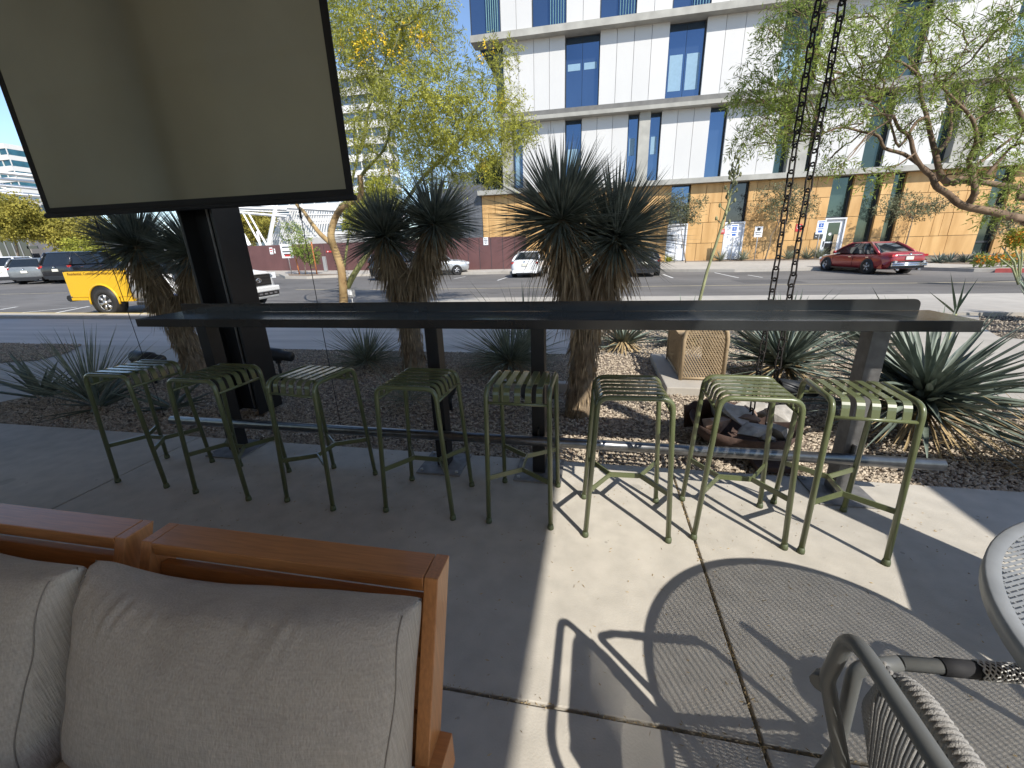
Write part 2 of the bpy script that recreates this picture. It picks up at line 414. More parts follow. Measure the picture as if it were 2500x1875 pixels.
# dry seed husks and crumbs caught in the joints and scattered over the slabs
n = 2600
b = np.zeros((n, 3)); k = n // 2
b[:k // 2, 0] = .522 + nr.normal(0, .006, k // 2); b[:k // 2, 1] = nr.uniform(.3, 2.5, k // 2)
b[k // 2:k, 1] = .915 + nr.normal(0, .008, k - k // 2); b[k // 2:k, 0] = nr.uniform(-.6, 1.6, k - k // 2)
b[k:, 0] = nr.uniform(-2.5, 2.6, n - k); b[k:, 1] = nr.uniform(.4, 2.5, n - k); b[:, 2] = .003
b[:k, 2] = nr.uniform(-.012, .004, k)
d = np.stack([nr.normal(size=n), nr.normal(size=n), nr.normal(0, .15, n)], -1)
V, F = flat_blades(b, d, nr.uniform(.006, .022, n), nr.uniform(.002, .005, n))
npmesh('leaf_litter', V, F, 'straw', label='tiny dry leaf crumbs scattered over the patio slabs and joints', cat='leaf litter', kind='stuff')

# planting beds, walkways, pavements
BED = [(-6.0, 2.5), (3.4, 2.5), (3.35, 4.4), (4.3, 6.5), (4.5, 9.2), (-.35, 9.2), (-.35, 5.5), (-5.2, 5.5), (-5.8, 4.6), (-5.9, 3.8), (-6.2, 3.0)]
sheet('planting_bed', BED, -.035, 'soil', thick=.3, step=2)
sheet('walkway', [(-40, 2.5), (-6.0, 2.5), (-6.2, 3.0), (-5.9, 3.8), (-5.8, 4.6), (-5.2, 5.5), (-40, 5.5)], -.012, 'walk_concrete', thick=.3)
sheet('gravel_strip', [(-40, 5.48), (-20, 4.0), (-8.7, 4.3), (-8.2, 4.5), (-8.3, 4.95), (-8.8, 5.48)], -.004, 'soil')
sheet('footpath', [(3.4, 2.5), (9.5, 2.5), (6.3, 6.4), (5.7, 7.0), (6.2, 8.0), (7.06, 9.2), (4.5, 9.2), (4.3, 6.5), (3.35, 4.4)], -.012, 'walk_concrete', thick=.3)
BED2 = [(9.5, 2.5), (30, 2.5), (30, 9.2), (7.06, 9.2), (6.2, 8.0), (5.7, 7.0), (6.3, 6.4)]
sheet('planting_bed', BED2, -.03, 'soil', thick=.3)
sheet('pavement', [(-6.2, 10.9), (-3.3, 9.2), (40, 9.2), (40, 12.75), (-4.2, 12.85)], .04, 'walk_concrete', thick=.4)
sheet('pavement', [(-60, 8.52), (-11.0, 8.5), (-10.6, 8.8), (-11.0, 9.05), (-60, 9.05)], .05, 'walk_concrete', thick=.3)
sheet('driveway', [(-60, 5.505), (-.36, 5.505), (-.36, 9.19), (-3.3, 9.19), (-6.0, 8.69), (-9.0, 8.89), (-9.3, 8.51), (-60, 8.51)], RZ + .006, 'lane_asphalt')
sheet('yellow_kerb', [(-60, 9.05), (-11.0, 9.05), (-10.75, 9.18), (-60, 9.2)], .045, 'yellow_paint_line', thick=.3)
sheet('tree_island', [(-9.0, 8.9), (-6.0, 8.7), (-5.0, 9.6), (-6.0, 11.2), (-8.0, 11.6), (-9.2, 10.4)], .03, 'soil', thick=.3)

def szf(x, y):    # far pavement rises to the wall
    return gz(x, y) + .13 + (.20 * min(max((y - 28) / 6, 0), 1) if x > -6 else .06 * min(max((y - 28) / 3, 0), 1))
FAR = [(-110, 28.6), (-26, 28.6), (-23.0, 27.6), (-20.6, 25.2), (-18.8, 25.0), (-17.2, 26.6), (-15, 28.4), (-14, 28.6), (2.6, 28.6), (4.2, 27.6), (7.8, 26.2), (12.5, 26.4), (15.5, 26.0),
       (17.2, 23.4), (20, 22.2), (60, 21.5), (60, 45), (-110, 45)]
sheet('far_pavement', FAR, 0, 'walk_concrete', thick=.5, zf=szf)
sheet('planting_strip', [(-22.6, 28.0), (-20.5, 25.5), (-18.9, 25.3), (-17.4, 26.8), (-16.4, 28.0)], .006, 'soil', zf=szf)
sheet('planting_strip', [(6.6, 33.1), (8.8, 32.6), (15.2, 32.0), (15.0, 33.9), (6.6, 33.9)], .006, 'soil', zf=szf)
sheet('planting_strip', [(16.9, 30.5), (19.5, 25.6), (60, 24.5), (60, 33.9), (16.9, 33.9)], .006, 'soil', zf=szf)
sheet('red_kerb', [(17.6, 22.85), (20, 22.0), (60, 21.2), (60, 21.5), (20, 22.3), (17.9, 23.1)], .14, 'red_paint', thick=.4)

def stripe(p0, p1, w, mat, name='painted_line'):
    a, b_ = Vector((p0[0], p0[1], 0)), Vector((p1[0], p1[1], 0)); d_ = (b_ - a).normalized(); n_ = Vector((-d_.y, d_.x, 0)) * w / 2
    sheet(name, [(a - n_)[:2], (b_ - n_)[:2], (b_ + n_)[:2], (a + n_)[:2]], RZ + .005, mat)
def pxstripe(a, b_, w, mat): stripe(gat(*a)[:2], gat(*b_)[:2], w, mat)
A1 = lambda x, y: (.31646 * x, 540 + .31646 * y)
A3 = lambda x, y: (850 + .22904 * x, 380 + .22904 * y)
A4 = lambda x, y: (1200 + .25316 * x, 340 + .25316 * y)
A5 = lambda x, y: (1600 + .22604 * x, 440 + .22604 * y)
A6 = lambda x, y: (1950 + .24864 * x, 480 + .24864 * y)
A7 = lambda x, y: (1700 + .36166 * x, .36166 * y)
A8 = lambda x, y: (780 + .28937 * x, .28937 * y)
A2 = lambda x, y: (550 + .18083 * x, 480 + .18083 * y)
R4 = lambda x, y: (.4069 * x, 600 + .4069 * y)
R5 = lambda x, y: (800 + .42194 * x, 600 + .42194 * y)
R6 = lambda x, y: (1600 + .42194 * x, 600 + .42194 * y)
pxstripe(A1(0, 676), A1(130, 655), .10, 'white_paint_line'); pxstripe(A1(0, 716), A1(590, 658), .10, 'white_paint_line')
pxstripe(A1(340, 718), A1(690, 650), .10, 'white_paint_line'); pxstripe(A1(1040, 716), A1(1200, 684), .10, 'white_paint_line')
pxstripe(A1(0, 560), A1(520, 548), .12, 'pale_yellow_line')
yl = gat(*R6(0, 232)).y
stripe((-14, yl + .25), (30, yl), .16, 'pale_yellow_line')
pxstripe(A3(1590, 1325), A3(1700, 1290), .1, 'white_paint_line'); pxstripe(A3(990, 1330), A3(1250, 1285), .1, 'white_paint_line')
pxstripe(A4(1655, 1298), A4(1750, 1333), .1, 'white_paint_line'); pxstripe(A5(640, 993), A5(900, 1048), .09, 'white_paint_line'); pxstripe(A5(1000, 1018), A5(1160, 1045), .08, 'white_paint_line')

# repairs and sealed cracks in the asphalt
pmat('tar', (.045, .043, .041), .8, var=.2, scale=6); pmat('patch_asphalt', (.085, .08, .076), .9, var=.15, scale=4, bump=.2, bscale=200)
for P_poly in ([(-2.5, 14.2), (1.2, 14.0), (1.3, 15.6), (-2.4, 15.9)], [(6.0, 18.6), (8.2, 18.4), (8.4, 20.6), (6.1, 20.9)], [(-20, 13.0), (-15.5, 12.6), (-15.4, 14.0), (-19.8, 14.6)]): sheet('asphalt_patch', P_poly, RZ + .004, 'patch_asphalt')
for k in range(12):
    cx_, cy_ = rng.uniform(-24, 16), rng.uniform(13, 24); a_ = rng.uniform(-.5, .5) + (1.57 if k % 3 == 0 else 0); w_ = .035
    top, bot = [], []
    for i in range(9):
        t_ = i * .55; x_ = cx_ + math.cos(a_) * t_ + rng.uniform(-.12, .12) * math.sin(a_); y_ = cy_ + math.sin(a_) * t_ + rng.uniform(-.12, .12); top.append((x_, y_ + w_ * 1.6)); bot.append((x_, y_ - w_ * 1.6)) if abs(math.cos(a_)) > .5 else bot.append((x_ + w_ * 2, y_))
    sheet('sealed_crack', bot + top[::-1], RZ + .0075, 'tar', step=50)
# gravel: real chips over the near beds
def inpoly(x, y, P):
    c = np.zeros(len(x), bool); j = len(P) - 1
    for i in range(len(P)):
        xi, yi = P[i]; xj, yj = P[j]
        c ^= ((yi > y) != (yj > y)) & (x < (xj - xi) * (y - yi) / (yj - yi + 1e-12) + xi); j = i
    return c
def chips(name, P, n, z, near, lab):
    x = nr.uniform(min(p[0] for p in P), max(p[0] for p in P), n * 4); y = min(p[1] for p in P) + (max(p[1] for p in P) - min(p[1] for p in P)) * nr.uniform(0, 1, n * 4) ** near
    k_ = inpoly(x, y, P); x = x[k_][:n]; y = y[k_][:n]; m_ = len(x)
    s = nr.uniform(.006, .017, m_)
    o6 = np.array([[1, 0, 0], [0, 1, 0], [-1, 0, 0], [0, -1, 0], [0, 0, .7], [0, 0, -.7]], float)
    V = np.tile(o6, (m_, 1, 1)) + nr.uniform(-.35, .35, (m_, 6, 3)); a = nr.uniform(0, 6.28, m_)
    ca, sa = np.cos(a)[:, None], np.sin(a)[:, None]
    vx = (V[..., 0] * ca - V[..., 1] * sa) * s[:, None]; vy = (V[..., 0] * sa + V[..., 1] * ca) * s[:, None] * .8; vz = V[..., 2] * s[:, None]
    zz = np.array([gz(a_, b_) for a_, b_ in zip(x, y)])
    V = np.stack([vx + x[:, None], vy + y[:, None], vz + z + zz[:, None] + nr.uniform(0, .012, m_)[:, None]], -1).reshape(-1, 3)
    T = np.array([[0, 1, 4], [1, 2, 4], [2, 3, 4], [3, 0, 4], [1, 0, 5], [2, 1, 5], [3, 2, 5], [0, 3, 5]])
    F = ((np.arange(m_) * 6)[:, None, None] + T).reshape(-1, 3)
    npmesh(name, V, F, 'stone_chips', label=lab, cat='gravel', kind='stuff')
chips('gravel', BED, 85000, -.03, 1.5, 'loose tan gravel chips covering the planting bed behind the bar')
chips('gravel', [(-12, 5.48), (-8.7, 4.3), (-8.2, 4.5), (-8.3, 4.95), (-8.8, 5.48)], 3500, 0, 1, 'strip of brown gravel beside the shaded walkway')
chips('gravel', [(9.5, 4.5), (12, 9.2), (7.06, 9.2), (6.2, 8.0), (5.7, 7.0), (6.3, 6.4)], 7000, -.025, 1, 'gravel around the aloe at the right')
# ------------------------------------------------------------------ the covered terrace the camera stands under
HR = 3.5; XR = -.18 + .674 * HR; YE = 2.96
roof = thing('terrace_roof', 'flat terrace roof over the bar, out of view above', 'roof')
MB().bb(-24, XR, -9.5, YE, HR, HR + .3).build('deck', 'roof_soffit', roof)
MB().bb(-24, XR + .03, YE + .002, YE + .05, HR - .08, HR + .4).build('fascia', 'black_steel', roof)
HC = 6.4
lv = thing('slatted_sunshade', 'high slatted steel sunshade above the bar, out of view', 'sunshade')
for i in range(11): MB().bb(-24, -.18 + .674 * HC, .45 + i * .265, .45 + i * .265 + .238, HC, HC + .04).build('slat', 'roof_soffit', lv)
for x in (-20, -14, -8.5, -3.14, 2.0): MB().bb(x - .06, x + .06, .4, 3.3, HC + .042, HC + .24).build('beam', 'black_steel', lv)
bw = thing('light_block_wall', 'unseen plaster wall added behind the viewer to dim the light from there', 'wall')
MB().bb(-24, XR - .3, -9.4, -9.2, 0, 2.3).build('wall_face', 'plaster', bw)  # unseen wall, added to cut the ambient light from behind
can = thing('added_shade_canopy', 'unseen canopy added to shade the right end of the terrace', 'canopy')
MB().bb(2.10 + .674 * 3.0, 12, -9, 2.75 - .833 * 3.0, 3.0, 3.25).build('deck', 'roof_soffit', can)  # unseen deck, added and sized for the shade edge it casts
# unseen panel and post added to throw the dark shadow band at the right
pv = Vector((.674, -.833)); hw_ = .95
c0 = Vector((1.245, 1.49)) + pv * hw_; c1 = Vector((1.405, 1.93)) + pv * hw_; c2 = Vector((1.50, 2.13)) + pv * hw_
lw = thing('shadow_caster_panel', 'unseen low panel added to cast the broad shadow band by the table', 'wall')
dirw = (c2 - c0).normalized(); nw = Vector((dirw.y, -dirw.x)) * .06
MB().prism([(c0.x, c0.y), (c2.x, c2.y), (c2.x + nw.x, c2.y + nw.y), (c0.x + nw.x, c0.y + nw.y)], 0, hw_).build('panel', 'plaster', lw)
cpst = thing('shadow_caster_post', 'unseen square steel post added to cast the narrow shadow band', 'post')
pc = (c1 + c2) / 2 + Vector((.06, 0))
MB().box((pc.x, pc.y, HR / 2), (.12, .12, HR), rotm(math.atan2(dirw.y, dirw.x))).build('shaft', 'black_steel', cpst)

# ------------------------------------------------------------------ main office building, facade along y = 34
FY, SF = 34.0, 33.2
ob = thing('office_building', 'modern office block of white panels, concrete bands and timber-look base', 'building', (0, FY, 0))
def obb(name, mat, x0, x1, y0, y1, z0, z1, parent=None):
    return MB().bb(x0, x1, y0 - FY, y1 - FY, z0, z1).build(name, mat, parent or ob)
obb('core', 'flashing', -7.3, 60, FY + .46, FY + 18, 5.2, 20.5)
obb('core', 'flashing', -8.8, 60, FY + .46, FY + 18, -.4, 5.19)
XE = 46
# floor slabs and bands
obb('slab', 'facade_concrete', -9.05, XE, 33.35, FY + .5, 5.19, 5.52)
obb('slab', 'facade_concrete', -7.1, XE, SF, FY + .5, 9.86, 10.1)
obb('slab_flashing', 'flashing', -6.9, XE, SF + .28, FY + .2, 10.1, 10.46)
obb('slab', 'facade_concrete', -8.95, XE, SF, FY + .5, 14.80, 15.2)
obb('slab_edge', 'alu_frame', -7.0, XE, FY - .06, FY + .1, 10.462, 10.50)
def window(x0, x1, z0, z1, y=FY, panes=1, mat='blue_glass', blind=None, recess=.30):
    w = obb('window', 'dark_frame', x0, x1, y + recess + .03, y + recess + .08, z0, z1)
    t = .05
    for a, b_, c, d_ in ((x0, x0 + t, z0, z1), (x1 - t, x1, z0, z1), (x0 + t, x1 - t, z0, z0 + t), (x0 + t, x1 - t, z1 - t, z1)):
        obb('frame', 'dark_frame', a, b_, y + recess - .05, y + recess + .028, c, d_, w)
    pw = (x1 - x0 - 2 * t) / panes
    for i in range(panes):
        a = x0 + t + i * pw
        obb('pane', mat, a + .012, a + pw - .012, y + recess, y + recess + .025, z0 + t, z1 - t, w)
        if blind:
            obb('blind', 'blind', a + .12, a + pw - .14, y + recess - .012, y + recess - .002, z0 + blind[0], z0 + blind[1], w)
    return w
def panels(x0, x1, n, z0, z1, y=FY, reveal=.25):
    w = (x1 - x0) / n
    for i in range(n): obb('wall_panel', 'white_panel', x0 + i * w + .012, x0 + (i + 1) * w - .012, y - .12, y + .1, z0, z1)
# level with the tall paired windows
Z0, Z1 = 10.5, 14.8
window(-7.45, -6.84, Z0, Z1, mat='green_glass')
wins = [(-2.49, -.16), (4.25, 6.5), (11.06, 13.25), (17.0, 18.9), (23.2, 25.4), (30.0, 32.3), (37, 39.2)]
prev = -6.82
for i, (a, b_) in enumerate(wins):
    panels(prev, a, max(1, round((a - prev) / 1.1)), Z0, Z1)
    window(a, b_, Z0, Z1, panes=2, mat='blue_glass' if a < 9 else 'green_glass', blind=[(2.35, 2.75), (.55, 2.6), (.6, 2.2), None, (.6, 2.5), None, None][i]); prev = b_
panels(prev, XE, 6, Z0, Z1)
# level with narrow windows and concrete piers
Z0, Z1 = 5.525, 9.855
seq = [('c', -7.05, -6.34), ('w', -6.34, -5.57), ('p', -5.57, -2.44), ('w', -2.44, -1.28), ('p', -1.28, 1.93), ('w', 1.93, 2.66), ('c', 2.66, 3.39), ('w', 3.39, 4.14),
       ('p', 4.14, 7.26), ('w', 7.26, 8.32), ('p', 8.32, 11.62), ('w', 11.62, 12.35), ('c', 12.35, 13.46), ('w', 13.46, 13.85), ('p', 13.85, 16.85), ('w', 16.85, 18.05),
       ('p', 18.05, 20.8), ('w', 20.8, 21.6), ('c', 21.6, 22.6), ('w', 22.6, 23.3), ('p', 23.3, 26.6), ('w', 26.6, 27.8), ('p', 27.8, 31.1), ('w', 31.1, 32), ('c', 32, 33), ('p', 33, 36.5), ('w', 36.5, 38), ('p', 38, XE)]
for k_, a, b_ in seq:
    if k_ == 'c': obb('pier', 'facade_concrete', a, b_, FY - .35, FY + .2, Z0, Z1)
    elif k_ == 'w': window(a, b_, Z0, Z1, mat='blue_glass' if a < 8 else 'green_glass', blind=(.3, 2.5) if a in (-6.34, -2.44) else ((1.8, 2.9) if a < 4 else None))
    else: panels(a, b_, max(1, round((b_ - a) / 1.06)), Z0, Z1)
# top level, flush with the slab edge; glass corner with fins
Z0, Z1, YT = 15.205, 20.2, 33.36
window(-8.91, -6.8, Z0, Z1, y=YT, panes=2, mat='blue_glass', recess=.02)
cg = obb('window', 'dark_frame', -8.9, -8.84, YT + .2, YT + 8, Z0, Z1); obb('pane', 'fin_glass', -8.925, -8.905, YT + .1, YT + 8, Z0 + .02, Z1, cg)
prev = -6.8
for a in np.arange(-4.67, 40, 4.45):
    panels(prev, a, 2, Z0, Z1, y=YT + .1)
    window(a, a + 2.28, Z0, Z1, y=YT, panes=2, recess=.12)
    for i in range(6): obb('fin', 'fin_glass', a + 1.25 + i * .17, a + 1.275 + i * .17, YT - .16, YT - .01, Z0, Z1)
    prev = a + 2.28
for i in range(6): obb('fin', 'fin_glass', -7.75 + i * .15, -7.725 + i * .15, YT - .16, YT - .04, Z0, Z1)
obb('side_wall', 'white_panel', -7.3, -7.28, FY + .3, FY + 17, 10.5, 14.79)
# timber-look base: panels in four courses round the openings
rows = [(-.35, 1.2), (1.2, 2.62), (2.62, 3.9), (3.9, 5.185)]
opn = [(5.20, 6.48), (9.05, 10.30), (15.42, 16.68), (17.38, 18.36), (18.98, 19.66), (24.5, 25.5), (31.6, 32.7), (38, 39.2)]
x = -8.88; wr = random.Random(3)
edges = sorted([x, XE] + [e for o_ in opn for e in o_]); spans = [(edges[i], edges[i + 1]) for i in range(0, len(edges), 2)]
for a, b_ in spans:
    for z0, z1 in rows:
        x = a
        while x < b_ - .05:
            w = wr.choice((.5, .75, 1.05, 1.05, 1.4)); nx_ = min(b_, x + w)
            if b_ - nx_ < .35: nx_ = b_
            obb('wood_panel', 'wood_panel', x + .014, nx_ - .014, FY - .10 - wr.uniform(0, .012), FY + .1, z0 + .014, z1 - .014); x = nx_
def door(x0, x1, z0, z1, glass=False, sign=True):
    d_ = obb('door', 'door_white', x0 + .09, x1 - .09, FY + .0, FY + .05, z0, z1 - .09)
    for a, b_, c, e in ((x0, x0 + .088, z0, z1), (x1 - .088, x1, z0, z1), (x0 + .088, x1 - .088, z1 - .088, z1)):
        obb('frame', 'alu_frame', a, b_, FY - .13, FY + .08, c, e, d_)
    if glass:
        obb('pane', 'green_glass', x0 + .30, x1 - .30, FY - .012, FY - .002, z0 + 1.05, z1 - .3, d_)
        obb('pane', 'car_glass', x0 + .30, x1 - .30, FY - .012, FY - .002, z0 + .2, z0 + .95, d_)
        obb('closer_plate', 'tan_paint', x0 + .72, x0 + .95, FY - .13, FY - .09, z0 + .05, z0 + 1.5, d_)
        mb = MB().lathe([(0, 0), (.1, 0), (.1, .01)], (x0 + .5, -.03, z0 + 1.55), 16, rotm(0, R(90))); mb.build('decal', 'sign_white', d_)
        obb('handle', 'dark_frame', x0 + .2, x0 + .23, FY - .07, FY - .005, z0 + .7, z0 + 1.1, d_)
    else:
        obb('handle', 'galv', x1 - .28, x1 - .16, FY - .08, FY - .005, z0 + .95, z0 + 1.18, d_)
        if sign:
            s_ = obb('door_sign', 'sign_white', x0 + .36, x1 - .42, FY - .02, FY - .003, z0 + 1.45, z0 + 1.68, d_)
    return d_
for (a, b_), m_ in zip(opn, ['blue_glass', 'car_glass', 'green_glass', 'green_glass', 'green_glass', 'green_glass', 'green_glass', 'green_glass']):
    if a < 16: window(a, b_, 2.62, 5.18, mat=m_)
    else:
        window(a, b_, .75, 5.18, mat=m_); window(a, b_, -.3, .74, mat=m_)
door(5.12, 6.52, .02, 2.6); door(9.02, 10.35, .02, 2.58, sign=False); door(15.40, 16.72, .0, 2.58, glass=True)
# low block and terrace at the building's left
cw = thing('concrete_block_wall', 'dark board-marked concrete wall at the left end of the timber base', 'wall', (-9.8, 34.5, 0))
MB().bb(-11.0 + 9.8, -8.9 + 9.8, -.6, 6, -.5, 6.02).build('wall_face', 'dark_concrete', cw)
MB().bb(-10.05 + 9.8, -9.99 + 9.8, -.63, -.602, 1.0, 4.9).build('downpipe', 'dark_frame', cw)
MB().bb(-13.2 + 9.8, -11.05 + 9.8, 1, 6, -.5, 6.1).build('rear_wall', 'dark_concrete', cw)
up = thing('terrace_parapet', 'white parapet of the roof terrace behind the hedge', 'wall', (-9, 44, 0))
MB().bb(-6, 2.2, 0, .4, 4, 8.6).build('parapet_face', 'tower_white', up)

# ------------------------------------------------------------------ brown metal fence
FE = 31.0
fe = thing('brown_metal_fence', 'tall brown sheet-metal fence along the far pavement', 'fence', (-16, FE, 0))
fx = [-40, -34.5, -29.2, -24.8, -21.3, -18.5, -15.6, -12.7, -11.1] + list(np.arange(-10.25, -4.6, .885))
for a, b_ in zip(fx[:-1], fx[1:]):
    MB().bb(a + .02 + 16, b_ - .02 + 16, -.03, .03, -.35, 2.1).build('panel', 'brown_metal', fe)
    MB().bb(a - .018 + 16, a + .018 + 16, -.012, .06, -.4, 2.06).build('post', 'dark_frame', fe)
def sign_lines(parent, x0, x1, y, zs, mat='sign_ink', h=.03):
    for z, f0, f1 in zs: MB().bb(x0 + (x1 - x0) * f0, x0 + (x1 - x0) * f1, y - .006, y - .001, z - h / 2, z + h / 2).build('lettering', mat, parent)
def wall_sign(px0, px1, Y, label, mat='sign_white', lines=(), ink='sign_ink', cat='sign', group=None, name='wall_sign'):
    a, b_ = at(*px0, Y), at(*px1, Y); s_ = thing(name, label, cat, ((a.x + b_.x) / 2, Y, min(a.z, b_.z)), group=group)
    w, h = abs(b_.x - a.x), abs(a.z - b_.z)
    MB().bb(-w / 2, w / 2, -.02, .0, 0, h).build('panel', mat, s_)
    for zf_, f0, f1, hh in lines: MB().bb(-w / 2 + w * f0, -w / 2 + w * f1, -.03, -.021, h * zf_ - h * hh / 2, h * zf_ + h * hh / 2).build('lettering', ink, s_)
    return s_
TXT = [(.8, .2, .8, .08), (.6, .12, .88, .08), (.4, .2, .8, .08), (.2, .35, .65, .08)]
wall_sign(A3(1440, 872), A3(1494, 952), FE - .05, 'white notice with black lettering on brown fence near the white sedan', lines=TXT)
wall_sign(A2(592, 688), A2(652, 778), FE - .05, 'small white and red notice on brown fence left of the stake sign', lines=[(.75, .1, .9, .2), (.4, .2, .8, .12)], ink='sign_red')
wall_sign(A2(654, 702), A2(682, 766), FE - .05, 'small plain white notice beside the red one on the fence', lines=[(.6, .2, .8, .1)])
wall_sign(A2(1362, 732), A2(1450, 752), FE - .05, 'tiny red fire label on brown fence behind the palo verde', mat='sign_red', lines=[(.5, .2, .35, .6)], ink='sign_white')
wall_sign(A5(705, 530), A5(746, 578), FY - .12, 'small red sign on timber wall left of the second white door', mat='sign_red', lines=TXT[:3], ink='sign_white')
wall_sign(A5(1522, 474), A5(1574, 552), FY - .12, 'red sign on timber wall behind the hanging chains', mat='sign_red', lines=TXT[:3], ink='sign_white')
wall_sign(A5(1722, 562), A5(1802, 628), FY - .12, 'dark grey plaque on timber wall beside the glass door', mat='dark_frame', lines=[(.3, .15, .3, .1)], ink='sign_white')

def post_sign(base_px, top_px, w, h, label, kind, Y=None, group=None):
    Y = Y or 32.6
    a, b_ = at(*base_px, Y), at(*top_px, Y); x = (a.x + b_.x) / 2; zb = szf(x, Y)
    s_ = thing('parking_sign', label, 'sign', (x, Y, zb), group=group); zt = b_.z - zb
    MB().tube([(0, .02, 0), (0, .02, zt)], .03, 8).build('pole', 'galv', s_)
    pn = MB().bb(-w / 2, w / 2, -.02, -.005, zt - h, zt).build('panel', 'sign_white', s_)
    def q(f0, f1, z0, z1, m_): MB().bb(-w / 2 + w * f0, -w / 2 + w * f1, -.028, -.021, zt - h + h * z0, zt - h + h * z1).build('marking', m_, pn)
    if kind == 'access':
        q(.22, .78, .50, .80, 'sign_blue'); q(.08, .92, .87, .93, 'sign_blue'); q(.15, .85, .36, .42, 'sign_blue'); q(.25, .75, .12, .28, 'sign_blue')
        mk = MB(); cx, cz = 0.0, zt - h + h * .66
        mk.bb(cx - .012, cx + .022, -.035, -.03, cz + .03, cz + .075); mk.bb(cx - .012, cx + .012, -.035, -.03, cz - .03, cz + .022); mk.bb(cx + .014, cx + .06, -.035, -.03, cz - .03, cz - .01)
        mk.tube([(cx - .01 + .055 * math.cos(t), -.0325, cz - .02 + .055 * math.sin(t)) for t in np.linspace(2.0, 6.0, 10)], .008, 5)
        mk.build('wheelchair_symbol', 'sign_white', pn)
    else:
        q(.3, .7, .60, .9, 'sign_ink') if kind == 'arrow' else q(.15, .85, .74, .82, 'sign_ink')
        q(.12, .88, .42, .5, 'sign_ink'); q(.2, .8, .24, .31, 'sign_ink')
        if kind == 'red': q(.25, .75, .12, .24, 'sign_red')
    return s_
post_sign(A5(1720, 880), A5(1795, 435), .5, .85, 'blue and white accessible parking sign left of the glass door', 'access')
post_sign(A5(805, 895), A5(862, 475), .5, .85, 'blue and white accessible parking sign before the second white door', 'access')
post_sign(A5(1065, 895), A5(1120, 500), .5, .68, 'white parking sign with black print between the white door and the chains', 'arrow')
post_sign(A5(213, 910), A5(220, 580), .42, .34, 'small white sign on a pole before the first white door', 'text')
post_sign(A2(885, 1105), A2(835, 640), .95, .95, 'large white sign on a pole beside the staked young tree', 'red', Y=27.2)
bl = gat(*A2(1360, 1055)); bx = at(*A2(1355, 955), 29.8)
bo = thing('grey_post', 'short grey concrete bollard on the pavement before the fence', 'bollard', (bx.x, 29.8, szf(bx.x, 29.8)))
MB().bb(-.11, .11, -.11, .11, 0, 1.12).build('shaft', 'galv', bo, bevel=.02)

# ------------------------------------------------------------------ far buildings
def tower(name, label, px_r, px_top, Y, width, floors, fh, m_wall, m_glass, depth=20):
    p = at(*px_r, Y); t = at(*px_top, Y); top = t.z; x1 = p.x; x0 = x1 - width
    o = thing(name, label, 'building', ((x0 + x1) / 2, Y, -1)); hw2 = width / 2
    MB().bb(-hw2 + .1, hw2 - .1, .5, depth, 0, top + .8).build('core', m_glass, o)
    z = top + 1
    for i in range(floors):
        zz = z - i * fh
        if zz < 0: break
        MB().bb(-hw2, hw2, 0, depth + .3, zz - fh * .45, zz).build('spandrel', m_wall, o)
        nb = max(3, int(width / 4.2))
        for k_ in range(nb + 1):
            MB().bb(-hw2 + k_ * width / nb - .14, -hw2 + k_ * width / nb + .14, .2, .49, zz - fh + .002, zz - fh * .45 - .002).build('mullion', m_wall, o)
    return o
tower('white_tower', 'white office tower with ribbon windows behind the palo verde', A8(575, 1250), A8(470, 560), 120, 60, 14, 4.0, 'tower_white', 'tower_glass', 6)
tower('glass_tower', 'teal glass tower at the far left edge behind the screen', (26, 400), (-20, 352), 150, 40, 16, 4.2, 'tower_white', 'teal_glass')
lb = thing('low_grey_building', 'low pale block building with dark glazed entrance behind the parked cars', 'building', (-70, 42, 0))
a = at(*A1(-60, 260), 42); b_ = at(*A1(330, 270), 42); t_ = at(*A1(150, 95), 42)
MB().bb(a.x + 70 - 6, b_.x + 70 - 4, 0, 10, -1, t_.z).build('wall_face', 'block_grey', lb)
MB().bb(b_.x + 70 - 3.99, b_.x + 70 + 4, 1.5, 10, -1, t_.z - .3).build('side_wing', 'dark_grey_wall', lb)  # wing in plain dark grey
w0 = at(*A1(20, 250), 42); w1 = at(*A1(200, 130), 42)
wd = MB().bb(w0.x + 70, w1.x + 70, -.1, -.02, 0, w1.z).build('window', 'car_glass', lb)
for k_ in range(1, 4): MB().bb(w0.x + 70 + k_ * (w1.x - w0.x) / 4 - .05, w0.x + 70 + k_ * (w1.x - w0.x) / 4 + .05, -.16, -.101, 0, w1.z).build('mullion', 'galv', wd)
MB().bb(w0.x + 70, w1.x + 70, -.158, -.102, 1.9, 2.02).build('transom', 'galv', wd)
s0 = at(*A1(220, 215), 42); s1 = at(*A1(292, 190), 42); MB().bb(s0.x + 70, s1.x + 70, -.1, -.02, s0.z, s1.z).build('window', 'car_glass', lb)

# white steel canopy with raking slat walls
YC = 52.0
cn = thing('white_slat_canopy', 'white steel canopy with raking columns and slatted screens beyond the fence', 'canopy', (-45, YC, 0))
def P_(px, dy=0): p = at(*px, YC + dy); return Vector((p.x + 45, dy, p.z))
for i, (q0, q1, r_) in enumerate([(A2(60, 205), A2(830, 270), .16), (A2(60, 150), A2(830, 175), .2), (A2(300, 120), A2(1500, 190), .2), (A2(60, 180), A2(700, 210), .1), (A2(700, 235), A2(1500, 250), .1)]):
    MB().tube([P_(q0, i * .8), P_(q1, i * .8)], r_, 4, smooth=False).build('beam', 'structure_white', cn)
for q0, q1, r_ in [(A2(70, 215), A2(330, 660), .3), (A2(240, 225), A2(480, 660), .14), (A2(320, 235), A2(560, 660), .14), (A2(680, 140), A2(580, 660), .3), (A2(430, 470), A2(470, 660), .18)]:
    MB().tube([P_(q0), P_(q1)], r_, 4, smooth=False).build('column', 'structure_white', cn)
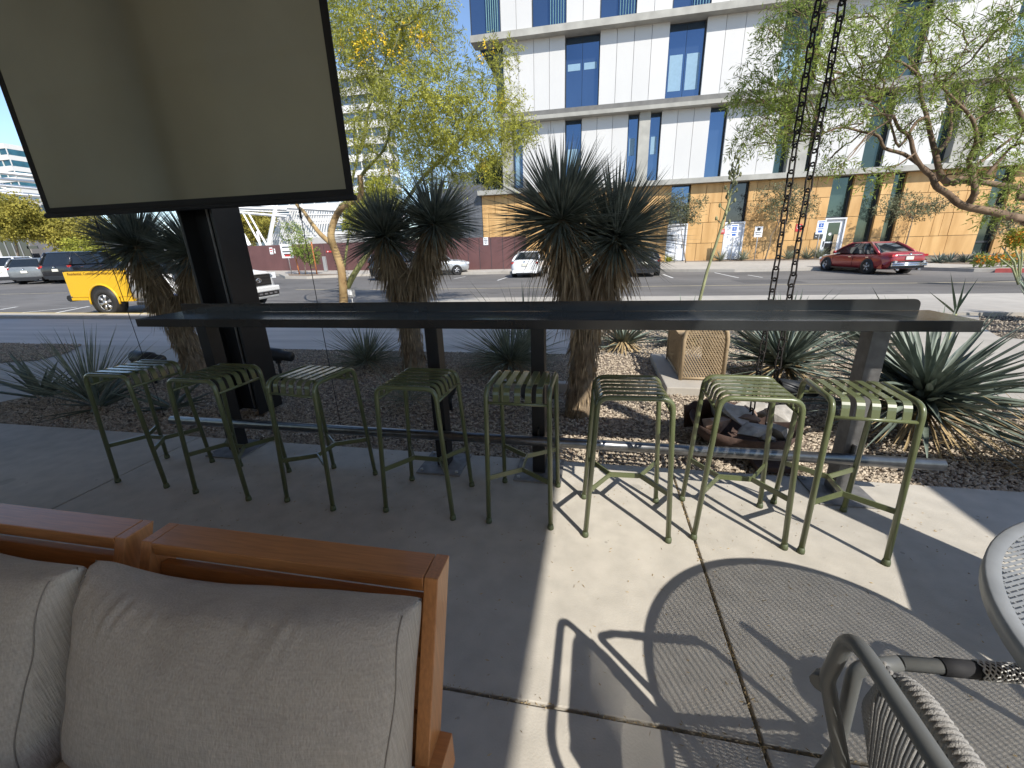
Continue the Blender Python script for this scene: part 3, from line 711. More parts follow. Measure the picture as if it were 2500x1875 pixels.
for i in range(24):
    x0 = 740 + i * 34
    MB().tube([P_(A2(x0 + 20 - i * 2, 262 - i * 2 if i < 4 else 150 + i * 3), 1.5 + i * .25), P_(A2(x0 - 130 + i * 2, 660), 1.5 + i * .25)], .13, 4, smooth=False).build('slat', 'structure_white', cn)
for i in range(6): MB().tube([P_(A2(700, 300 + i * 62), 2.2), P_(A2(1560, 300 + i * 62 - 40), 8.2)], .05, 4, smooth=False).build('slat_rail', 'structure_white', cn)
lw_ = MB(); q0, q1 = at(*A2(1180, 610), 33), at(*A2(2150, 515), 33)
wl = thing('white_low_wall', 'pale rendered wall showing just above the brown fence', 'wall', (q0.x, 33, 0)); MB().bb(-1.0, q1.x - q0.x, 0, .2, 1.5, 2.62).build('wall_face', 'block_grey', wl)
# long white layered roof at the far left, above the parked cars
lr = thing('white_layered_roof', 'long white layered roof beams at the far left above the trees', 'roof', (-70, 60, 0))
def Q_(px, dy=0): p = at(*px, 60 + dy); return Vector((p.x + 70, dy, p.z))
for i, (q0, q1, r_) in enumerate([((-60, 415), (102, 432), .22), ((-60, 432), (104, 445), .18), ((-60, 446), (106, 462), .22), ((-60, 466), (112, 480), .25), ((-40, 440), (112, 498), .16)]):
    MB().tube([Q_(q0, i * .7), Q_(q1, i * .7)], r_ * 1.3, 4, smooth=False).build('beam', 'structure_white', lr)
pz = Q_((60, 515)); MB().bb(Q_((-60, 500)).x, Q_((118, 515)).x, 4, 8, 0, Q_((40, 478)).z).build('wall_face', 'block_grey', lr)
for i in range(7): MB().bb(Q_((18 + i * 15, 500)).x, Q_((26 + i * 15, 500)).x, 3.9, 3.98, Q_((40, 512)).z, Q_((40, 494)).z).build('window', 'car_glass', lr)
# ------------------------------------------------------------------ bar counter
bt = thing('bar_counter', 'long black steel bar counter with low upstand and foot rail behind the stools', 'bar table', (-.6, 2.3, 0))
ox, oy = .6, -2.3
def btb(name, mat, x0, x1, y0, y1, z0, z1, bevel=.003, parent=None): return MB().bb(x0 + ox, x1 + ox, y0 + oy, y1 + oy, z0, z1).build(name, mat, parent or bt, bevel=bevel)
btb('counter_top', 'table_steel', -2.89, 1.655, 2.12, 2.435, .98, 1.03, .002)
sp = MB(); rr = .03
pts = [(-2.86, 1.031), (1.60, 1.031)] + [(1.60 - rr + rr * math.cos(a), 1.087 - rr + rr * math.sin(a)) for a in np.linspace(0, math.pi / 2, 6)] + [(-2.86, 1.087)]
n_ = len(pts); vs = [(x + ox, 2.419 + oy, z) for x, z in pts] + [(x + ox, 2.427 + oy, z) for x, z in pts]
sp.add(vs, [tuple(range(n_)), tuple(reversed(range(n_, 2 * n_)))] + [(i, n_ + i, n_ + (i + 1) % n_, (i + 1) % n_) for i in range(n_)]); sp.build('upstand', 'table_steel', bt)
for px_, mt in ((-2.62, 'black_steel'), (-.965, 'black_steel'), (-.315, 'black_steel'), (1.40, 'sunlit_steel')):  # last post is lighter: sunlight put into its steel colour
    p = btb('post', mt, px_ - .04, px_ + .04, 2.31, 2.41, .012, .979)
    pl = btb('base_plate', 'plate_steel', px_ - .15, px_ + .15, 2.205, 2.495, .0005, .0115)
    for bx_, by_ in ((-.12, 2.235), (.12, 2.235), (-.12, 2.465), (.12, 2.465)):
        MB().lathe([(0, .012), (.011, .012), (.011, .0)], (px_ + bx_ + ox, by_ + oy, .0116), 6, smooth=False).build('bolt', 'galv', pl)
    btb('rail_bracket', mt, px_ - .006, px_ + .006, 2.285, 2.309, .20, .33)
MB().tube([(-3.05 + ox, 2.27 + oy, .255), (1.80 + ox, 2.27 + oy, .255)], .031, 16).build('foot_rail', 'rail_steel', bt)

# ------------------------------------------------------------------ stools
def fillet(pts, r, k=5):
    out = [Vector(pts[0])]
    for i in range(1, len(pts) - 1):
        p0, p, p1 = Vector(pts[i - 1]), Vector(pts[i]), Vector(pts[i + 1]); a = (p0 - p).normalized(); b_ = (p1 - p).normalized()
        ang = a.angle(b_); t_ = min(r / math.tan(ang / 2), (p0 - p).length * .49, (p1 - p).length * .49); s0, s1 = p + a * t_, p + b_ * t_
        for j in range(k + 1):
            u = j / k; out.append(s0 * (1 - u) ** 2 + p * 2 * u * (1 - u) + s1 * u * u)
    out.append(Vector(pts[-1])); return out
def ribbon(pts, wv, th):
    """flat bar swept along pts, wide along wv"""
    mb = MB(); pts = [Vector(p) for p in pts]; wv = Vector(wv); vs = []; k = len(pts)
    for i, p in enumerate(pts):
        t_ = (pts[min(i + 1, k - 1)] - pts[max(i - 1, 0)]).normalized(); nn = t_.cross(wv).normalized() * th / 2
        vs += [p - wv / 2 - nn, p + wv / 2 - nn, p + wv / 2 + nn, p - wv / 2 + nn]
    fs = [(0, 3, 2, 1), tuple((k - 1) * 4 + j for j in range(4))]
    for i in range(k - 1):
        for j in range(4): fs.append((i * 4 + j, i * 4 + (j + 1) % 4, (i + 1) * 4 + (j + 1) % 4, (i + 1) * 4 + j))
    return mb.add(vs, fs)
AU, AV, BU, BV, HS = .200, .1655, .161, .155, .742
def leg_at(su, sv, z): t_ = z / HS; return Vector((su * (AU + (BU - AU) * t_), sv * (AV + (BV - AV) * t_), z))
def make_stool():
    t = thing('bar_stool', 'stool', 'bar stool', group='slatted green bar stools along the counter')
    for sv in (-1, 1):
        MB().tube(fillet([leg_at(-1, sv, .008), (-BU, sv * BV, HS), (BU, sv * BV, HS), leg_at(1, sv, .008)], .055, 6), .0125, 12).build('side_frame', 'stool_green', t)
        for su in (-1, 1):
            p = leg_at(su, sv, 0); MB().lathe([(0, 0), (.0165, 0), (.0165, .014), (.0128, .03), (.0, .03)], p, 12).build('foot_cap', 'foot_cap', t)
    for su in (-1, 1):
        zc = .672; p = leg_at(su, 1, zc); MB().tube([(p.x, -p.y, zc), (p.x, p.y, zc)], .008, 8).build('crossbar', 'stool_green', t)
    for i in range(5):
        v = (i - 2) * .0535; e = leg_at(1, 1, .672).x
        ribbon(fillet([(-e, v, .674), (-e + .012, v, .750), (e - .012, v, .750), (e, v, .674)], .045, 5), (0, .030, 0), .005).build('slat', 'stool_green', t)
    zr = .262; st = MB()
    for a, b_ in [((-.075, 0, zr), (.075, 0, zr))] + [((s * .075, 0, zr), leg_at(s, q, zr)) for s in (-1, 1) for q in (-1, 1)]:
        m_ = ribbon([a, b_], (0, 0, .026), .007); st.add(m_.v, m_.f)
    st.build('stretcher', 'stool_green', t)
    return t
stools = [('x', -2.85, 1.985, -.9, 'green slatted stool at the left end of the bar, blue sheen on its seat'),
          ('x', -2.193, 1.947, -2.6, 'dark shaded stool second from the left, before the steel column'),
          ('y', -1.568, 1.977, -6.6, 'shaded stool third from the left, slats pointing towards the street with pale sheen'),
          ('x', -.912, 1.954, -1.6, 'shaded stool fourth from the left, before the counter post'),
          ('y', -.349, 1.985, -.5, 'stool fifth from the left, slats end-on at the edge of the shade'),
          ('x', .185, 1.928, 2.7, 'stool sixth from the left, legs in sun and seat mostly shaded'),
          ('x', .722, 1.976, -1.2, 'sunlit green stool second from the right end of the bar'),
          ('y', 1.163, 1.977, -4.3, 'sunlit green stool at the right end of the bar, slats end-on')]
s0_ = make_stool()
for i, (o_, x, y, rz, lab) in enumerate(stools):
    s_ = s0_ if i == 0 else copy_tree(s0_)
    s_.location = (x, y, .0005); s_.rotation_euler = (0, 0, R(rz + (90 if o_ == 'y' else 0))); s_['label'] = lab

# ------------------------------------------------------------------ steel column, hanging screen
col = thing('steel_column', 'black steel column of wide-flange section rising behind the bar', 'column', (-3.14, 3.12, 0))
for sx_ in (-1, 1): MB().bb(sx_ * .155 - .012, sx_ * .155 + .012, -.14, .14, 0, HC - .002).build('flange', 'black_steel', col, bevel=.003)
MB().bb(-.142, .142, -.009, .009, 0, HC - .002).build('web', 'black_steel', col)
MB().tube([(.0, -.022, .02), (.0, -.022, HC - .1)], .009, 8).build('conduit', 'galv', col)
SY = 2.83
scn = thing('projection_screen', 'large hanging grey projection screen with black border', 'screen', (-3.02, SY, 0))
x0, x1, zb, zt = -4.405 + 3.02, -1.645 + 3.02, 1.735, 3.30; bw_ = .05
fab = MB(); NX, NZ = 72, 44; fv = []
for j in range(NZ + 1):
    for i in range(NX + 1):
        u, v = i / NX, j / NZ; e_ = math.sin(math.pi * min(1, u * 8) / 2) * math.sin(math.pi * min(1, (1 - u) * 8) / 2) * math.sin(math.pi * min(1, v * 8) / 2)
        fv.append((x0 + bw_ + (x1 - x0 - 2 * bw_) * u, e_ * (.010 * math.sin(5.2 * u + 1.3 + v) + .006 * math.sin(13 * u + 4 * v) + .0035 * math.sin(31 * u - 3 * v) + .007 * math.exp(-((v - .52 - .06 * u) / .02) ** 2)), zb + .07 + (zt - zb - .10) * v))
fab.add(fv, [(j * (NX + 1) + i, j * (NX + 1) + i + 1, (j + 1) * (NX + 1) + i + 1, (j + 1) * (NX + 1) + i) for j in range(NZ) for i in range(NX)], True)
fab.build('fabric', 'screen_fabric', scn)
for a, b_, c, d_ in ((x0, x0 + bw_ + .002, zb + .03, zt), (x1 - bw_ - .002, x1, zb + .03, zt), (x0 + bw_ + .003, x1 - bw_ - .003, zb + .03, zb + .072)):
    MB().bb(a, b_, -.0035, .0035, c, d_).build('border', 'black_cloth', scn)
MB().tube([(x0 - .012, 0, zb + .015), (x1 + .012, 0, zb + .015)], .019, 10).build('bottom_bar', 'black_cloth', scn)
MB().bb(x0 - .06, x1 + .06, -.06, .06, zt, zt + .13).build('housing', 'black_steel', scn)
for xx in (x0 + .2, x1 - .2): MB().tube([(xx, 0, zt + .13), (xx, 0, HR)], .004, 5).build('hanger', 'wire', scn)
for xt, xb in ((-3.93 + 3.02, -3.95 + 3.02), (-2.085 + 3.02, -2.10 + 3.02)):
    c_ = MB().tube([(xt, 0, zb), (xb, .05, -.02)], .0028, 5).build('tie_cord', 'wire', scn)
    MB().tube([(xt, 0, zb - .1), (xt, 0, zb - .04)], .008, 6).build('hook', 'wire', c_)

# ------------------------------------------------------------------ rain chains into a rock-filled bowl
lk = bpy.data.meshes.new('link'); r0, hl = .0185, .0225
path = [(r0 * math.cos(a), 0, hl * (1 if a < math.pi else -1) + r0 * math.sin(a)) for a in np.linspace(0, 2 * math.pi, 17)[:-1]]
tmp = MB().tube(path, .0051, 7, closed=True); lk.from_pydata(tmp.v, [], tmp.f); lk.polygons.foreach_set('use_smooth', [True] * len(tmp.f))
def chain(x, y, zlo, zhi, lab, ph):
    c_ = thing('rain_chain', lab, 'chain', (x, y, zlo), group='hanging rain chains'); z = 0.0; i = 0; pitch = .0665
    while z < zhi - zlo:
        o = link('link', lk, 'chain_iron', c_); o.location = (.006 * math.sin(z * 2.1 + ph), 0, z + .02)
        o.rotation_euler = (0, R(rng.uniform(-5, 5)), R((i % 2) * 90 + 20 + rng.uniform(-14, 14))); o.scale = (1, 1, 1.03); z += pitch; i += 1
chain(1.082, 2.87, .17, HR, 'left hanging iron rain chain in front of the timber wall', 0)
chain(1.185, 2.86, .20, HR, 'right hanging iron rain chain in front of the timber wall', 1.4)
bowl = thing('rusty_bowl', 'shallow rusty steel bowl holding rocks under the chains', 'bowl', (1.06, 2.93, 0))
MB().lathe([(0, .03), (.20, .03), (.30, .10), (.345, .185), (.352, .185), (.31, .09), (.215, .0), (0, 0)], (0, 0, 0), 32).build('dish', 'rust_steel', bowl)
MB().bb(-.02, .20, -.40, -.24, .0, .035).build('foot', 'rust_steel', bowl)
def rock(loc, s, rz, mat, lab, flat=1.0):
    V = spread(14, -1.5, 1.5) * nr.uniform(.75, 1.1, (14, 1)); bm = bmesh.new()
    for p in V: bm.verts.new((p[0] * s, p[1] * s * .75, p[2] * s * .6 * flat))
    bmesh.ops.convex_hull(bm, input=bm.verts); 
    for v in [v for v in bm.verts if not v.link_faces]: bm.verts.remove(v)
    me = bpy.data.meshes.new('rock'); bm.to_mesh(me); bm.free(); o = link('rock', me, mat, label=lab, cat='rock', group='rocks in the rusty bowl'); o.location = loc; o.rotation_euler = (R(rng.uniform(-20, 20)), R(rng.uniform(-20, 20)), rz)
rl = ['large dark grey rock at the back left of the rusty bowl', 'grey block-shaped rock left of the chains in the bowl', 'pale jagged rock at the front of the bowl', 'flat white rock at the front right of the bowl', 'brown rock between the two chains in the bowl',
      'pale slab leaning at the right rim of the bowl', 'small white rock at the front centre of the bowl', 'grey rock behind the chain ends in the bowl', 'dark rock low at the left rim of the bowl', 'pinkish rock in the middle of the bowl']
rp = [(-.14, .12, .22, .16, 'rock_grey'), (-.06, -.02, .24, .14, 'rock_grey'), (.0, -.20, .20, .13, 'rock_grey'), (.16, -.18, .20, .14, 'rock_grey'), (.08, .06, .23, .12, 'rock_brown'),
      (.24, .02, .25, .13, 'rock_grey'), (.07, -.25, .19, .09, 'rock_grey'), (.12, .18, .22, .13, 'rock_grey'), (-.20, -.10, .20, .12, 'rock_brown'), (.0, -.08, .23, .09, 'rock_brown')]
for (x, y, z, s, m_), lab in zip(rp, rl): rock((1.06 + x, 2.93 + y, z - .01), s, rng.uniform(0, 6), m_, lab, .9)
sh = thing('broken_pot_shard', 'broken terracotta shard leaning on the back left of the bowl', 'shard', (.86, 3.10, .0))
V = []; 
for i in range(9):
    a = R(-60 + i * 15); V.append((.16 * math.sin(a), .05 * math.cos(a), .02)); V.append((.19 * math.sin(a), .07 * math.cos(a) - .06, .27 - .05 * abs(i - 4) / 4 - .02 * (i % 2)))
mb = MB(); mb.add(V, [(2 * i, 2 * i + 2, 2 * i + 3, 2 * i + 1) for i in range(8)], True); o = mb.build('shell', 'rust_steel', sh); sm = o.modifiers.new('Solid', 'SOLIDIFY'); sm.thickness = .012

# ------------------------------------------------------------------ expanded-metal cage on its pad
cg = thing('mesh_cage', 'tan expanded-metal cage with arched ends on a concrete pad', 'cage', (1.09, 4.55, .05))
w2, hc, l0, l1 = .20, .62, -.30, .52
def arch(y, ins=0, k=9):
    ra = w2 - ins; return [(-ra, y, ins)] + [(-ra * math.cos(a), y, hc - w2 + (ra) * math.sin(a)) for a in np.linspace(0, math.pi, k)] + [(ra, y, ins)]
for y in (l0, l1): MB().tube(arch(y), .02, 8).build('end_frame', 'tan_paint', cg)
for p in ((-w2, 0.02), (w2, .02), (-w2 * .72, hc - w2 * .30), (w2 * .72, hc - w2 * .30)): MB().tube([(p[0], l0, p[1]), (p[0], l1, p[1])], .014, 6).build('rail', 'tan_paint', cg)
MB().tube([(-w2, l0, .02), (w2, l0, .02)], .014, 6).build('rail', 'tan_paint', cg)
def inside_arch(x, z): return abs(x) <= w2 - .01 and z >= 0 and (z <= hc - w2 or x * x + (z - hc + w2) ** 2 <= (w2 - .01) ** 2)
def diamond(fmap, inside, u0, u1, v0, v1, p=.026, sl=.62):
    mb = MB(); st_ = .008
    for sgn in (-1, 1):
        k0 = int((u0 - (v1 - v0)) / p) - 2; k1 = int((u1 + (v1 - v0)) / p) + 2
        for k in range(k0, k1):
            run = None; v = v0
            while v <= v1 + st_:
                u = k * p + sgn * (v - v0) * sl; ok = v <= v1 and u0 <= u <= u1 and inside(u, v)
                if ok and run is None: run = (u, v)
                if not ok and run is not None:
                    e = (k * p + sgn * (v - st_ - v0) * sl, v - st_)
                    if e[1] > run[1]: mb.tube([fmap(*run), fmap(*e)], .0052, 3, caps=False, smooth=False)
                    run = None
                v += st_
    return mb
diamond(lambda u, v: (u, l0, v), inside_arch, -w2, w2, .0, hc).build('mesh_panel', 'tan_paint', cg, kind='stuff')
diamond(lambda u, v: (-w2, u, v), lambda u, v: True, l0, l1, .0, hc - w2).build('mesh_panel', 'tan_paint', cg, kind='stuff')
diamond(lambda u, v: (w2, u, v), lambda u, v: True, l0, l1, .0, hc - w2).build('mesh_panel', 'tan_paint', cg, kind='stuff')
diamond(lambda u, v: (-w2 * math.cos(v / w2), u, hc - w2 + w2 * math.sin(v / w2)), lambda u, v: True, l0, l1, .0, math.pi * w2, p=.03).build('mesh_panel', 'tan_paint', cg, kind='stuff')
MB().bb(.06, .13, l0 - .05, l0 - .021, .0, .07).build('lock_box', 'rust_steel', cg)
pd = thing('concrete_pad', 'concrete pad under the tan mesh cage', 'pad', (1.08, 4.6, 0)); MB().bb(-.36, .36, -.60, .72, -.1, .05).build('slab_block', 'walk_concrete', pd, bevel=.01)
kb = thing('buried_kerb', 'short pale concrete edging behind the fifth stool', 'edging', (-.45, 4.0, 0)); MB().bb(-.5, .32, -.05, .05, -.1, .07).build('edging_block', 'walk_concrete', kb, bevel=.01)

# ------------------------------------------------------------------ landscape floodlights
def flood(x, y, z, ang, lab, s=1.0, tilt=0):
    f = thing('landscape_floodlight', lab, 'floodlight', (x, y, 0), R(ang), group='black floodlights in the bed'); m_ = rotm(0, 0, R(90 - tilt))
    b_ = MB().lathe([(0, -.2 * s), (.055 * s, -.2 * s), (.055 * s, -.07 * s), (.075 * s, -.05 * s), (.078 * s, .19 * s), (.068 * s, .19 * s), (.066 * s, .12 * s), (0, .12 * s)], (0, 0, z), 20, m_).build('housing', 'lamp_black', f)
    MB().tube([(0, 0, -.05), (0, 0, z - .07 * s)], .016, 8).build('stake', 'lamp_black', f); MB().box((0, 0, z - .075 * s), (.05, .03, .06)).build('knuckle', 'lamp_black', f)
flood(-5.10, 3.75, .29, 178, 'black tubular floodlight behind the leftmost stool', 1.0, 4)
flood(-3.60, 4.02, .29, 176, 'black tubular floodlight just right of the steel column', 1.0, 5)
flood(-.42, 3.28, .22, 250, 'dark floodlight behind the fifth stool at the yucca foot', 1.15, 20)
flood(-1.28, 3.38, .17, 75, 'small black floodlight behind the fourth stool', .75, 50)
flood(1.62, 3.52, .23, 200, 'dark floodlight half hidden between the two rightmost stools', .95, 10)
pt = gat(*A2(1715, 1455)); pl_ = thing('path_spotlight', 'tiny spotlight on a stake beside the palo verde trunk', 'spotlight', (-6.35, 10.1, gz(-6.35, 10.1)))
MB().tube([(0, 0, 0), (0, 0, .38)], .015, 6).build('stake', 'galv', pl_); MB().box((0, 0, .46), (.16, .10, .2)).build('head', 'galv', pl_); MB().box((0, -.055, .47), (.1, .01, .12)).build('lens', 'lamp_glass', pl_)

# ------------------------------------------------------------------ sofa and cushions
def yb(z): return .545 + (z - .3) * .40      # front face of the raked back
def raked(mb, x0, x1, z0, z1, d0, d1):
    vs = [(x, yb(z) + d, z) for x in (x0, x1) for z in (z0, z1) for d in (d0, d1)]
    return mb.add(vs, [(0, 1, 3, 2), (4, 6, 7, 5), (0, 4, 5, 1), (2, 3, 7, 6), (0, 2, 6, 4), (1, 5, 7, 3)])
def sofa(name, lab, xl, xr):
    s_ = thing(name, lab, 'sofa', (0, 0, 0), group='teak sofa modules')
    def top(x0, x1, nm): return MB().bb(x0, x1, .693, .775, .645, .682).build(nm, 'teak', s_, bevel=.002)
    top(xl + .036, xr - .036, 'top_rail')
    for a in (xl, xr - .034):
        raked(MB(), a, a + .034, .12, .6815, .0, .079).build('back_post', 'teak_side', s_, bevel=.002)
    for z0, z1 in ((.50, .612), (.38, .49), (.26, .37)): raked(MB(), xl + .036, xr - .036, z0, z1, .03, .052).build('back_slat', 'teak', s_, bevel=.002)
    for a in (xl + .01, xr - .05): MB().bb(a, a + .04, -.12, .47, .17, .255).build('side_rail', 'teak', s_, bevel=.002); MB().bb(a, a + .04, -.12, -.06, 0, .169).build('leg', 'teak_side', s_); MB().bb(a, a + .04, .40, .46, 0, .169).build('leg', 'teak_side', s_)
    MB().bb(xl + .055, xr - .055, -.12, .45, .20, .25).build('seat_deck', 'teak', s_)
    MB().bb(xr - .052 + .02, xr + .03, .42, .62, .20, .30).build('arm_bracket', 'teak', s_, bevel=.002)
    return s_
sofa('teak_sofa', 'teak sofa back frame in the lower left, nearer the middle', -1.168, -.33)
sofa('teak_sofa', 'teak sofa back frame cut off at the left edge', -2.45, -1.222)
def cushion(name, lab, c, ux, uz, w, h, th, seed, sag=.0, mat='cushion_linen'):
    """box cushion: front face towards -n; ux width axis, uz height axis"""
    ux, uz = Vector(ux).normalized(), Vector(uz).normalized(); un = ux.cross(uz).normalized(); r_ = random.Random(seed); NU, NV = 84, 60
    ph = [r_.uniform(0, 6) for _ in range(8)]; folds = [(r_.uniform(-.95, .6), r_.uniform(.006, .013), r_.uniform(.15, .7), r_.uniform(.2, .9)) for _ in range(60)]
    c = Vector(c); vs = []
    def surf(u, v, side):
        au, av = abs(u), abs(v)
        prof = (max(0, 1 - au ** 9) ** .36) * (max(0, 1 - av ** 8) ** .40)
        edge = .45; t_ = th * (edge + (1 - edge) * (1 - .55 * au * au) * (1 - .7 * av * av)) * 1.08
        d_ = t_ * prof
        pin = 1 - .035 * (1 - av * av) * (au ** 3); pinv = 1 - .045 * (1 - au * au) * (av ** 3) * (1 + sag)
        X = u * w / 2 * pin; Z = v * h / 2 * pinv - (.022 * (1 - u * u) * max(0, v) ** 3) + sag * .012 * math.sin(3.1 * u + .6) * max(0, v)
        wr = .0025 * math.sin(7 * u + 3 * v + ph[0]) * math.sin(4 * v - 5 * u + ph[1]) + .002 * math.sin(13 * v + 6 * u + ph[2]) * math.sin(9 * u + ph[3])
        if side > 0:
            for fu, fw, fl, fs in folds:
                xx = u - fu - (v - 1) * fs * .35
                if abs(xx) < fw * 4: wr += .0042 * math.exp(-(xx / fw) ** 2) * max(0, 1 - (1 - v) / (fl + .25)) * max(0, min(1, (1 - v) * 7))
        return c + ux * X + uz * Z + un * (side * (d_ + wr * prof))
    for side in (-1, 1):
        for j in range(NV + 1):
            for i in range(NU + 1):
                u = -math.cos(math.pi * i / NU) * .0 + (2 * i / NU - 1); v = 2 * j / NV - 1
                u = math.copysign(abs(u) ** .8, u); v = math.copysign(abs(v) ** .8, v); vs.append(surf(u, v, side))
    fs = []; N = (NU + 1) * (NV + 1)
    for j in range(NV):
        for i in range(NU):
            a = j * (NU + 1) + i; q = (a, a + 1, a + NU + 2, a + NU + 1); fs.append(q if False else q); b2 = tuple(N + k for k in reversed(q)); fs.append(b2)
    o = thing(name, lab, 'cushion', (0, 0, 0), group='linen sofa cushions')
    mb = MB(); mb.add(vs, fs, True); cv = mb.build('cover', mat, o)
    m_ = cv.modifiers.new('Weld', 'WELD'); m_.merge_threshold = .002
    # piping along the front edge of the cushion
    for su in (-1, 1):
        seam = [surf(su * (.955 + .012 * math.sin(5 * t_)), t_, 1) + un * .0012 for t_ in np.linspace(-.93, .93, 60)]
        MB().tube(seam, .0015, 5).build('piping', 'piping', cv)
    return o
uzc = (0, .37, .93)
cushion('back_cushion', 'large linen back cushion in the lower left, nearest the sofa end', (-.762, .520, .455), (1, .02, 0), uzc, .85, .535, .108, 4, sag=.9)
cushion('back_cushion', 'linen back cushion cut off at the left edge', (-1.615, .50, .455), (1, -.06, 0), uzc, .86, .535, .112, 9, sag=-.2)
cushion('seat_cushion', 'linen seat cushion glimpsed below the left back cushion', (-1.80, .12, .315), (1, 0, 0), (0, 1, 0), 1.15, .62, .07, 12)
cushion('seat_cushion', 'linen seat cushion under the nearer back cushion', (-.75, .12, .315), (1, 0, 0), (0, 1, 0), .80, .62, .07, 15)

# ------------------------------------------------------------------ round perforated table
TX, TY, TR, TZ = 1.295, .520, .590, .735
rt = thing('round_table', 'round grey metal cafe table with slotted top at the right edge', 'table', (TX, TY, 0), R(24))
MB().lathe([(TR - .026, TZ - .004), (TR - .004, TZ), (TR, TZ - .004), (TR, TZ - .034), (TR - .010, TZ - .038), (TR - .026, TZ - .010), (TR - .026, TZ - .004)], (0, 0, 0), 96).build('rim', 'table_grey', rt)
gr = MB(); k = 0
y = -TR + .03
while y < TR - .03:
    hx = math.sqrt((TR - .027) ** 2 - y * y); gr.bb(-hx, hx, y - .0027, y + .0027, TZ - .0072, TZ - .0056); y += .0094
x = -TR + .03
while x < TR - .03:
    hy = math.sqrt((TR - .027) ** 2 - x * x); gr.bb(x - .0020, x + .0020, -hy, hy, TZ - .0074, TZ - .0060); x += .021
gr.build('slotted_top', 'table_grey', rt, kind='stuff')
for a in (20, 110, 200, 290):
    c_, s_ = math.cos(R(a)), math.sin(R(a)); MB().tube(fillet([(.10 * c_, .10 * s_, TZ - .03), (.34 * c_, .34 * s_, TZ - .03), (.42 * c_, .42 * s_, .012)], .06), .014, 8).build('leg', 'table_grey', rt)
MB().tube([(.0, 0, TZ - .03), (.001, 0, TZ - .012)], .12, 16).build('hub', 'table_grey', rt)

# ------------------------------------------------------------------ cord chair in the corner
ch = thing('cord_armchair', 'grey tubular armchair with cord back and braided armrest in the lower right', 'chair', (0, 0, 0))
def mirror(p, s): return (p[0], .385 + s * (p[1] - .385), p[2])
loop = fillet([(.50, .60, .40), (.445, .645, .62), (.435, .61, .775), (.435, .16, .775), (.445, .125, .62), (.50, .17, .40)], .07, 7)
MB().tube(loop, .0128, 14).build('back_frame', 'chair_frame', ch)
roll = fillet([(.545, .57, .41), (.495, .60, .62), (.487, .565, .752), (.487, .205, .752), (.495, .17, .62), (.545, .20, .41)], .08, 10)
# resample the roll finely and ridge it like wound cord
def resample(pts, step):
    out = [pts[0]]; acc = 0
    for a, b_ in zip(pts[:-1], pts[1:]):
        L_ = (b_ - a).length; t_ = step - acc
        while t_ < L_: out.append(a + (b_ - a) * (t_ / L_)); t_ += step
        acc = (acc + L_) % step
    return out
rs = resample([Vector(p) for p in roll], .0016); rad = [.0145 + .0022 * abs(math.sin(math.pi * i / 5)) for i in range(len(rs))]
MB().tube(rs, rad, 12).build('wound_cord', 'cord_grey', ch)
for i in range(54):
    y = .185 + i * .0075; bow = .03 * math.sin(math.pi * i / 53)
    MB().tube([(.475, y, .748), (.478 - bow * .3, y, .66), (.50 - bow, y, .52), (.545 - bow * .3, y * .97 + .01, .405)], .0026, 5).build('cord', 'cord_grey' if i % 2 else 'cord_dark', ch)
for s in (-1, 1):
    MB().tube(fillet([mirror((.47, .70, .0), s), mirror((.515, .668, .40), s), mirror((.492, .655, .645), s), mirror((.56, .66, .665), s)], .03), .0125, 12).build('rear_leg', 'chair_frame', ch)
    MB().tube(fillet([mirror((.56, .66, .665), s), mirror((.875, .69, .655), s), mirror((.95, .69, .0), s)], .06), .0125, 12).build('arm_and_leg', 'chair_frame', ch)
    MB().tube([mirror((.625, .666, .663), s), mirror((.68, .671, .661), s)], .0150, 12).build('rope_binding', 'rope_black', ch)
    MB().tube([mirror((.681, .671, .661), s), mirror((.862, .688, .656), s)], .0148, 12).build('armrest_core', 'rope_black', ch)
    br = MB(); A_, B_ = Vector(mirror((.683, .671, .661), s)), Vector(mirror((.860, .688, .656), s)); ax = (B_ - A_).normalized(); e1 = ax.cross(Vector((0, 0, 1))).normalized(); e2 = ax.cross(e1)
    for k in range(8):
        for sg in (-1, 1):
            br.tube([A_ + (B_ - A_) * t_ + (e1 * math.cos(sg * t_ * 15 + k * math.pi / 4) + e2 * math.sin(sg * t_ * 15 + k * math.pi / 4)) * .0152 for t_ in np.linspace(0, 1, 60)], .0015, 4)
    br.build('braid', 'rope_white', ch)
    MB().tube([mirror((.438, .648, .60), s), mirror((.452, .662, .60), s)], .017, 10).build('joint', 'chair_frame', ch)
MB().tube(fillet([(.52, .16, .40), (.52, .61, .40), (.96, .64, .42), (.96, .13, .42), (.52, .16, .40)], .06), .012, 10).build('seat_frame', 'chair_frame', ch)
for i in range(46):
    y = .165 + i * .0098; MB().tube([(.53, y, .412), (.75, y, .395), (.955, y, .428)], .0034, 5).build('seat_cord', 'cord_grey', ch)
